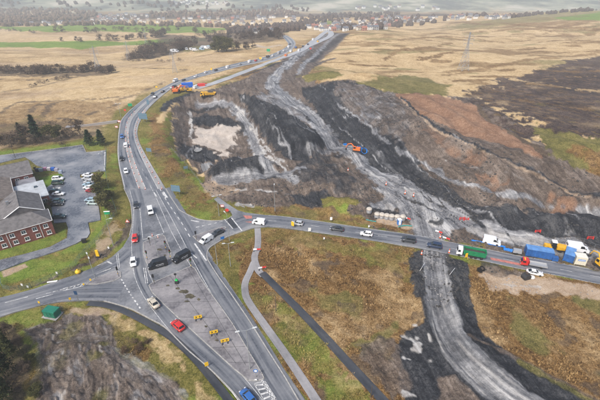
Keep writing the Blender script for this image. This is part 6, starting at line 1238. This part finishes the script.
# ------------------------------------------------------------------ pylons
M_LAT = mat('pylon_steel', (.33,.36,.40), .55, .3, var=.1)
def pylon(px, py, h, label, thick=.12):
    t = thing('electricity_pylon', label, 'pylon', G(px, py), .25, None); b = h * .11; wz = lambda z: b * (1 - .86 * min(1, z / (h * .72))) if z < h * .72 else b * .14 * (1 - .6 * (z - h * .72) / (h * .28)) + .1
    zs = [0, .13, .25, .36, .46, .55, .63, .70, .77, .84, .91, 1.0]; zs = [z * h for z in zs]
    for sx, sy in ((-1, -1), (1, -1), (1, 1), (-1, 1)):
        a = MB()
        for z0, z1 in zip(zs, zs[1:]): a.tube((sx * wz(z0), sy * wz(z0), z0 - (.4 if z0 == 0 else 0)), (sx * wz(z1), sy * wz(z1), z1), thick * (1 - .5 * z0 / h), n=4, caps=False)
        a.build('leg', M_LAT, t)
    for f in range(4):
        a = MB(); cs = [(-1, -1), (1, -1), (1, 1), (-1, 1)]; p, q = cs[f], cs[(f + 1) % 4]
        for i, (z0, z1) in enumerate(zip(zs, zs[1:])):
            A = (p[0] * wz(z0), p[1] * wz(z0), z0); B = (q[0] * wz(z1), q[1] * wz(z1), z1); A2 = (q[0] * wz(z0), q[1] * wz(z0), z0); B2 = (p[0] * wz(z1), p[1] * wz(z1), z1)
            a.tube(A, B, thick * .55, n=4, caps=False); a.tube(A2, B2, thick * .55, n=4, caps=False); a.tube(B2, B, thick * .5, n=4, caps=False)
        a.build('lattice_face', M_LAT, t)
    for z, w_ in ((.70, 4.2), (.80, 4.8), (.90, 3.8)):
        a = MB()
        for s in (-1, 1):
            for k in (-1, 1): a.tube((0, k * wz(z * h), z * h), (s * w_ * h / 30, 0, z * h + .3), thick * .6, n=4); 
            a.tube((0, 0, z * h + 1.3), (s * w_ * h / 30, 0, z * h + .3), thick * .6, n=4); a.tube((s * w_ * h / 30, 0, z * h + .3), (s * w_ * h / 30, 0, z * h - 1.2), .10, n=5)
        a.build('cross_arm', M_LAT, t)
pylon(463, 70, 30.5, 'tall steel lattice pylon standing on the tan moor at right', .12)
for px, py, h, lb, th_ in [(98.5,71.5,22,'pylon in the hedge across the tan fields',.085), (129,59,20,'pylon left of the bare wood',.085), (147,47,22,'pylon by the lower green field',.085), (175,72.5,17,'slim pylon on the tan field near the trunk road',.09)]: pylon(px, py, h, lb, th_)

# ------------------------------------------------------------------ houses of the valley
HW = [mat('render_white', (.72,.71,.68), .8, var=.08), mat('render_cream', (.58,.53,.44), .8, var=.1), mat('render_grey', (.38,.37,.36), .8, var=.1), mat('brick_house', (.34,.18,.13), .85, var=.2)]
HR = [mat('slate_roof', (.13,.14,.16), .7, var=.2), mat('brown_roof', (.20,.15,.125), .75, var=.2), mat('red_roof', (.32,.13,.09), .75, var=.2)]
def house_mesh(w, d, e, r, wm, rm):
    a = MB(); a.box((0, 0, e / 2 - 1), (w, d, e + 2), 0); o = .35
    a.add([(-w / 2 - o, -d / 2 - o, e - .1), (w / 2 + o, -d / 2 - o, e - .1), (w / 2 + o, d / 2 + o, e - .1), (-w / 2 - o, d / 2 + o, e - .1), (-w / 2 - o, 0, r), (w / 2 + o, 0, r)], [(0, 1, 5, 4), (2, 3, 4, 5), (3, 2, 1, 0), (3, 0, 4), (1, 2, 5)], 1); a.box((w * .38, .3, r + .3), (.9, .6, 1.8), 2)
    for k in (-.28, .22):
        for z in (1.5, 4.0): a.box((w * k, -d / 2 - .01, z), (1.4, .06, 1.3), 3)
    return a.mesh('house', [wm, rm, HW[3], M_GLASS])
HM = [[house_mesh(w, d, e, r, wm, rm) for w, d, e, r in ((9, 8, 5.2, 8.3), (16, 8.5, 5.3, 8.4), (8, 7.5, 5.0, 7.6))] for wm, rm in ((HW[0], HR[0]), (HW[1], HR[1]), (HW[2], HR[0]), (HW[3], HR[2]), (HW[0], HR[1]))]
HN = ['white house with slate roof', 'cream house with brown roof', 'grey house with slate roof', 'brick house with red roof', 'white house with brown roof']
where_in = where
def village(poly, n, where, group, weights, base_rz=0.2, sc=1.0):
    pa = np.array(poly, float); lo = pa.min(0); hi = pa.max(0); k = 0; pts = []; tries = 0
    while k < n and tries < 6000:
        tries += 1; px, py = random.uniform(lo[0], hi[0]), random.uniform(lo[1], hi[1])
        if poly_sd(pa, np.array([px]), np.array([py]), 1e6)[0] < 0: continue
        x, y = survey(px, py)
        if any((x - q[0]) ** 2 + (y - q[1]) ** 2 < 130 * sc for q in pts): continue
        pts.append((x, y)); c = random.choices(range(5), weights)[0]; hi_ = random.choice((0, 2, 2)); o = link('house', HM[c][hi_], None, (x, y, hz(x, y)), base_rz + random.choice((0, 0, 1.57)) + random.uniform(-.25, .25), sc); tag(o, '%s %s %s, %s' % ('narrow' if hi_ == 2 else 'broad', HN[c], where, where_in((px - lo[0]) / (hi[0] - lo[0]), (py - lo[1]) / (hi[1] - lo[1]))), 'house', group); k += 1
village([(88,20),(100,15.5),(125,14.5),(148,16),(150,23),(120,24),(85,24.5)], 62, 'in upper left village', 'valley village at upper left', (6, 2, 2, .4, 3))
village([(16,24.5),(45,22.5),(80,22),(84,24.5),(45,25.5),(18,26)], 14, 'below the wooded slope', 'houses along the wooded slope', (6, 2, 2, .4, 2))
village([(150,20),(185,18),(230,17),(280,17),(300,18),(300,24),(240,25),(190,25),(152,24)], 60, 'above the green fields', 'valley strip above the green fields', (6, 2, 3, .4, 2))
village([(236,31),(262,29),(275,33),(258,35)], 8, 'where the trunk road vanishes', 'houses where the trunk road vanishes', (4, 1, 2, 2, 2))
village([(305,28),(330,22.5),(380,18),(430,16.5),(455,16.5),(452,21),(400,23.5),(390,29.5),(350,31.5),(320,31.5)], 120, 'in the ridge town', 'town on the ridge', (4, 2, 4, 1.2, 3), .2, .85)
village([(455,16.5),(512,17),(510,19.5),(455,20.5)], 20, 'right of the ridge town', 'right end of the ridge town', (3, 1, 4, .5, 2))
village([(165,1.5),(200,.5),(230,3),(225,7),(190,6),(170,4)], 22, 'on the topmost hillside', 'houses on the hazy hillside', (7, 2, 1, 0, 2), .2, 1.3)
village([(350,9.5),(400,11.5),(450,12),(440,8),(380,6)], 16, 'behind the ridge town', 'houses on the far hazy slope', (7, 2, 1, 0, 2), .2, 1.3)

# ------------------------------------------------------------------ far woods that read as one mass
ICO = bmesh.new(); bmesh.ops.create_icosphere(ICO, subdivisions=1, radius=1); ICO.verts.ensure_lookup_table(); icv = np.array([v.co[:] for v in ICO.verts]); icf = [tuple(v.index for v in f.verts) for f in ICO.faces]; ICO.free()
def woods(name, polys, label, m, r=(3.5, 6.5)):
    V_ = []; F_ = []; o = 0
    for poly, n in polys:
        pa = np.array(poly, float); lo = pa.min(0); hi = pa.max(0); k = 0
        while k < n:
            p = (random.uniform(lo[0], hi[0]), random.uniform(lo[1], hi[1]))
            if poly_sd(pa, np.array([p[0]]), np.array([p[1]]), 1e6)[0] < 0: continue
            x, y = survey(*p); s = random.uniform(*r) * (1 + .4 * (y > 1700)); q = icv * (1 + .35 * (rng.random((len(icv), 1)) - .5)) * np.array([s, s, s * 1.1]) + np.array([x, y, hz(x, y) + s * .6]); V_.append(q); F_ += [tuple(i + o for i in f) for f in icf]; o += len(icv); k += 1
    me_ = bpy.data.meshes.new(name); me_.from_pydata(np.concatenate(V_).tolist(), [], F_); me_.materials.append(m); return tag(link(name, me_), label, kind='stuff')
woods('woodland', [([(-30,24),(-30,9),(30,9),(62,9.5),(95,12),(98,15),(85,20),(40,22),(0,24)], 560), ([(150,13),(220,11),(300,10),(300,16),(230,17),(150,18)], 260), ([(0,25.5),(85,24),(150,24.5),(230,26),(232,28),(150,26),(80,25.5),(0,27)], 120)], 'rust brown winter woods on the valley side', M_RUST)
woods('woodland', [([(225,28),(262,26),(300,24),(305,30),(285,33),(250,33),(230,34)], 150), ([(300,18),(330,14),(400,13),(400,15),(340,19),(310,26),(300,26)], 130), ([(330,20),(400,17),(450,16),(450,22),(390,29),(340,31)], 90), ([(450,15.5),(520,16),(560,12),(600,9),(640,8),(600,10.5),(540,15),(515,18)], 70), ([(-30,9),(-30,2),(60,2),(160,3),(300,7),(330,12),(150,12),(60,9)], 90)], 'dark bare trees and hedges around the far town', M_TWIG)

# ------------------------------------------------------------------ rough grass, clods and stones: uncountable cover
def tufts():
    w = (1.0 * W['heath'] + .5 * W['verge'] + .5 * W['straw'] + .6 * W['moss'] + .45 * W['wood']) * free * (VY < 260) * (VY > 25) * (VZ > -50)
    cell = np.abs(np.gradient(rad))[:, None] * rad[:, None] * np.ones((1, len(az))) ; p = w * np.minimum(cell.ravel(), 0.8); p /= p.sum()
    n = 120000; id_ = rng.choice(len(VX), n, p=p); x = VX[id_] + rng.uniform(-.4, .4, n); y = VY[id_] + rng.uniform(-.4, .4, n); z = VZ[id_] - .08
    big = fbm(x / 8, y / 8, 201, 3); s = (.10 + .32 * rng.random(n) ** 2.2) * (1 + 1.0 * np.clip(big, -.4, .6)) * (.7 + .6 * W['heath'][id_])
    k = 5; ang = rng.uniform(0, 6.28, (n, k)); ln = rng.uniform(.5, 1.0, (n, k)); cx, cy = np.cos(ang), np.sin(ang)
    A = np.stack([x[:, None] - cy * s[:, None] * .2, y[:, None] + cx * s[:, None] * .2, np.repeat(z[:, None], k, 1)], -1); B = np.stack([x[:, None] + cy * s[:, None] * .2, y[:, None] - cx * s[:, None] * .2, np.repeat(z[:, None], k, 1)], -1)
    T = np.stack([x[:, None] + cx * s[:, None] * ln, y[:, None] + cy * s[:, None] * ln, z[:, None] + s[:, None] * (.35 + .75 * ln)], -1)
    V_ = np.stack([A, B, T], 2).reshape(-1, 3).astype(np.float32); nt_ = n * k
    zc = np.array([RAMPS[q][1] for q in ZONES]); zp = np.array([RAMPS[q][2] for q in ZONES]); zd = np.array([RAMPS[q][0] for q in ZONES]); WW = np.stack([W[q][id_] for q in ZONES], 1); t = np.clip(rng.normal(.5, .34, n) + .7 * big, 0, 1)[:, None]
    c = np.where(t < .5, (WW @ zd) * (1 - 2 * t) + (WW @ zc) * 2 * t, (WW @ zc) * (2 - 2 * t) + (WW @ zp) * (2 * t - 1)) * rng.uniform(.8, 1.15, (n, 1))
    me_ = bpy.data.meshes.new('rough_grass'); me_.vertices.add(nt_ * 3); me_.vertices.foreach_set('co', V_.ravel()); me_.loops.add(nt_ * 3); me_.loops.foreach_set('vertex_index', np.arange(nt_ * 3, dtype=np.int32)); me_.polygons.add(nt_); me_.polygons.foreach_set('loop_start', np.arange(0, nt_ * 3, 3, dtype=np.int32)); me_.polygons.foreach_set('loop_total', np.full(nt_, 3, np.int32)); me_.update(calc_edges=True)
    at = me_.attributes.new('blade', 'FLOAT_COLOR', 'POINT'); cc = np.concatenate([np.repeat(c, k * 3, 0), np.ones((nt_ * 3, 1))], 1).astype(np.float32); at.data.foreach_set('color', cc.ravel())
    m, nt, b = new_mat('grass_blades'); a = nt.nodes.new('ShaderNodeAttribute'); a.attribute_name = 'blade'; nt.links.new(a.outputs['Color'], b.inputs['Base Color']); b.inputs['Roughness'].default_value = .9; b.inputs['Specular IOR Level'].default_value = .15
    me_.materials.append(m); tag(link('rough_grass', me_), 'tussocks of dead moor grass and rushes on the rough ground', kind='stuff')
tufts()
def stones(name, zones, n, size, m, label, ymax=330):
    w = sum(W[z] for z in zones) * free * (VY < ymax) * (VY > 75); cell = np.minimum((np.abs(np.gradient(rad))[:, None] * rad[:, None] * np.ones((1, len(az)))).ravel(), 2.5); cl = np.clip(fbm(VX / 14, VY / 14, 211, 3) + .3, .03, 1); p = w * cell * cl; p /= p.sum()
    id_ = rng.choice(len(VX), n, p=p); V_ = []; F_ = []; o = 0; base = np.array([(-1, -1, -.4), (1, -1, -.4), (1, 1, -.4), (-1, 1, -.4), (-.6, -.6, .7), (.6, -.6, .7), (.6, .6, .7), (-.6, .6, .7)]); fc = [(4, 5, 6, 7), (0, 1, 5, 4), (1, 2, 6, 5), (2, 3, 7, 6), (3, 0, 4, 7)]
    for i in id_:
        s = size[0] + (size[1] - size[0]) * rng.random() ** 3; a = rng.uniform(0, 6.28); q = base * (1 + .5 * (rng.random((8, 3)) - .5)) * s * np.array([1, .8, .65]); q = np.stack([q[:, 0] * math.cos(a) - q[:, 1] * math.sin(a), q[:, 0] * math.sin(a) + q[:, 1] * math.cos(a), q[:, 2]], 1) + np.array([VX[i], VY[i], VZ[i]]); V_.append(q); F_ += [tuple(j + o for j in f) for f in fc]; o += 8
    me_ = bpy.data.meshes.new(name); me_.from_pydata(np.concatenate(V_).tolist(), [], F_); me_.materials.append(m); tag(link(name, me_), label, kind='stuff')
stones('clods', ['spoil', 'mud'], 8000, (.08, .5), mat('dark_clod', (.05,.048,.046), .95, var=.5, scale=2), 'dark clods and shale scattered over the spoil')
stones('rubble', ['gravel', 'clay', 'white', 'buff'], 5000, (.05, .26), mat('pale_rubble', (.26,.25,.24), .9, var=.4, scale=2), 'pale stones and rubble over the haul routes')

# standing water in the hollows of the works
wm, nt, b = new_mat('muddy_water'); b.inputs['Base Color'].default_value = (.26, .25, .23, 1); b.inputs['Roughness'].default_value = .06
wz_ = nt.nodes.new('ShaderNodeTexNoise'); wz_.inputs['Scale'].default_value = 3; wb_ = nt.nodes.new('ShaderNodeBump'); wb_.inputs['Strength'].default_value = .04; nt.links.new(wz_.outputs['Fac'], wb_.inputs['Height']); nt.links.new(wb_.outputs[0], b.inputs['Normal'])
for q, lb in [([(193,146),(199,145),(202,150),(197,153),(193,150)], 'pale puddle in the bottom of the excavated basin'), ([(237,203.5),(252,204),(254,207),(244,207.5)], 'puddle on the brown strip above the side road'), ([(236,107),(240,110),(252,126),(249,127)], 'wet channel along the basin haul route'), ([(430,212),(438,216),(437,220),(430,217)], 'puddle on the gravel fan')]:
    w = S(q); hs = height(np.array([p[0] for p in w]), np.array([p[1] for p in w])); cx = sum(p[0] for p in w) / len(w); cy = sum(p[1] for p in w) / len(w)
    w = smooth_line(w + [w[0]], 4)[:-1]; m_ = ((VX - cx) ** 2 + (VY - cy) ** 2) < 9; zz = float(np.median(VZ[m_])) if m_.any() else float(hs.mean())
    tag(flat_poly('puddle', w, zz - .03, wm), lb, kind='structure')

# ------------------------------------------------------------------ haze in the valley air
hb = MB(); hb.box((0, 2480, 15), (12000, 5100, 330)); haze = hb.build('haze', [])
hm = bpy.data.materials.new('valley_haze'); hm.use_nodes = True; hn = hm.node_tree.nodes; hn.remove(hn['Principled BSDF'])
pv = hn.new('ShaderNodeVolumePrincipled'); pv.inputs['Color'].default_value = (0.88, 0.94, 1.0, 1); pv.inputs['Density'].default_value = 0.00029; pv.inputs['Anisotropy'].default_value = 0.0
hm.node_tree.links.new(pv.outputs[0], hn['Material Output'].inputs['Volume']); haze.data.materials.append(hm)
tag(haze, 'pale winter haze over the valley', kind='stuff')
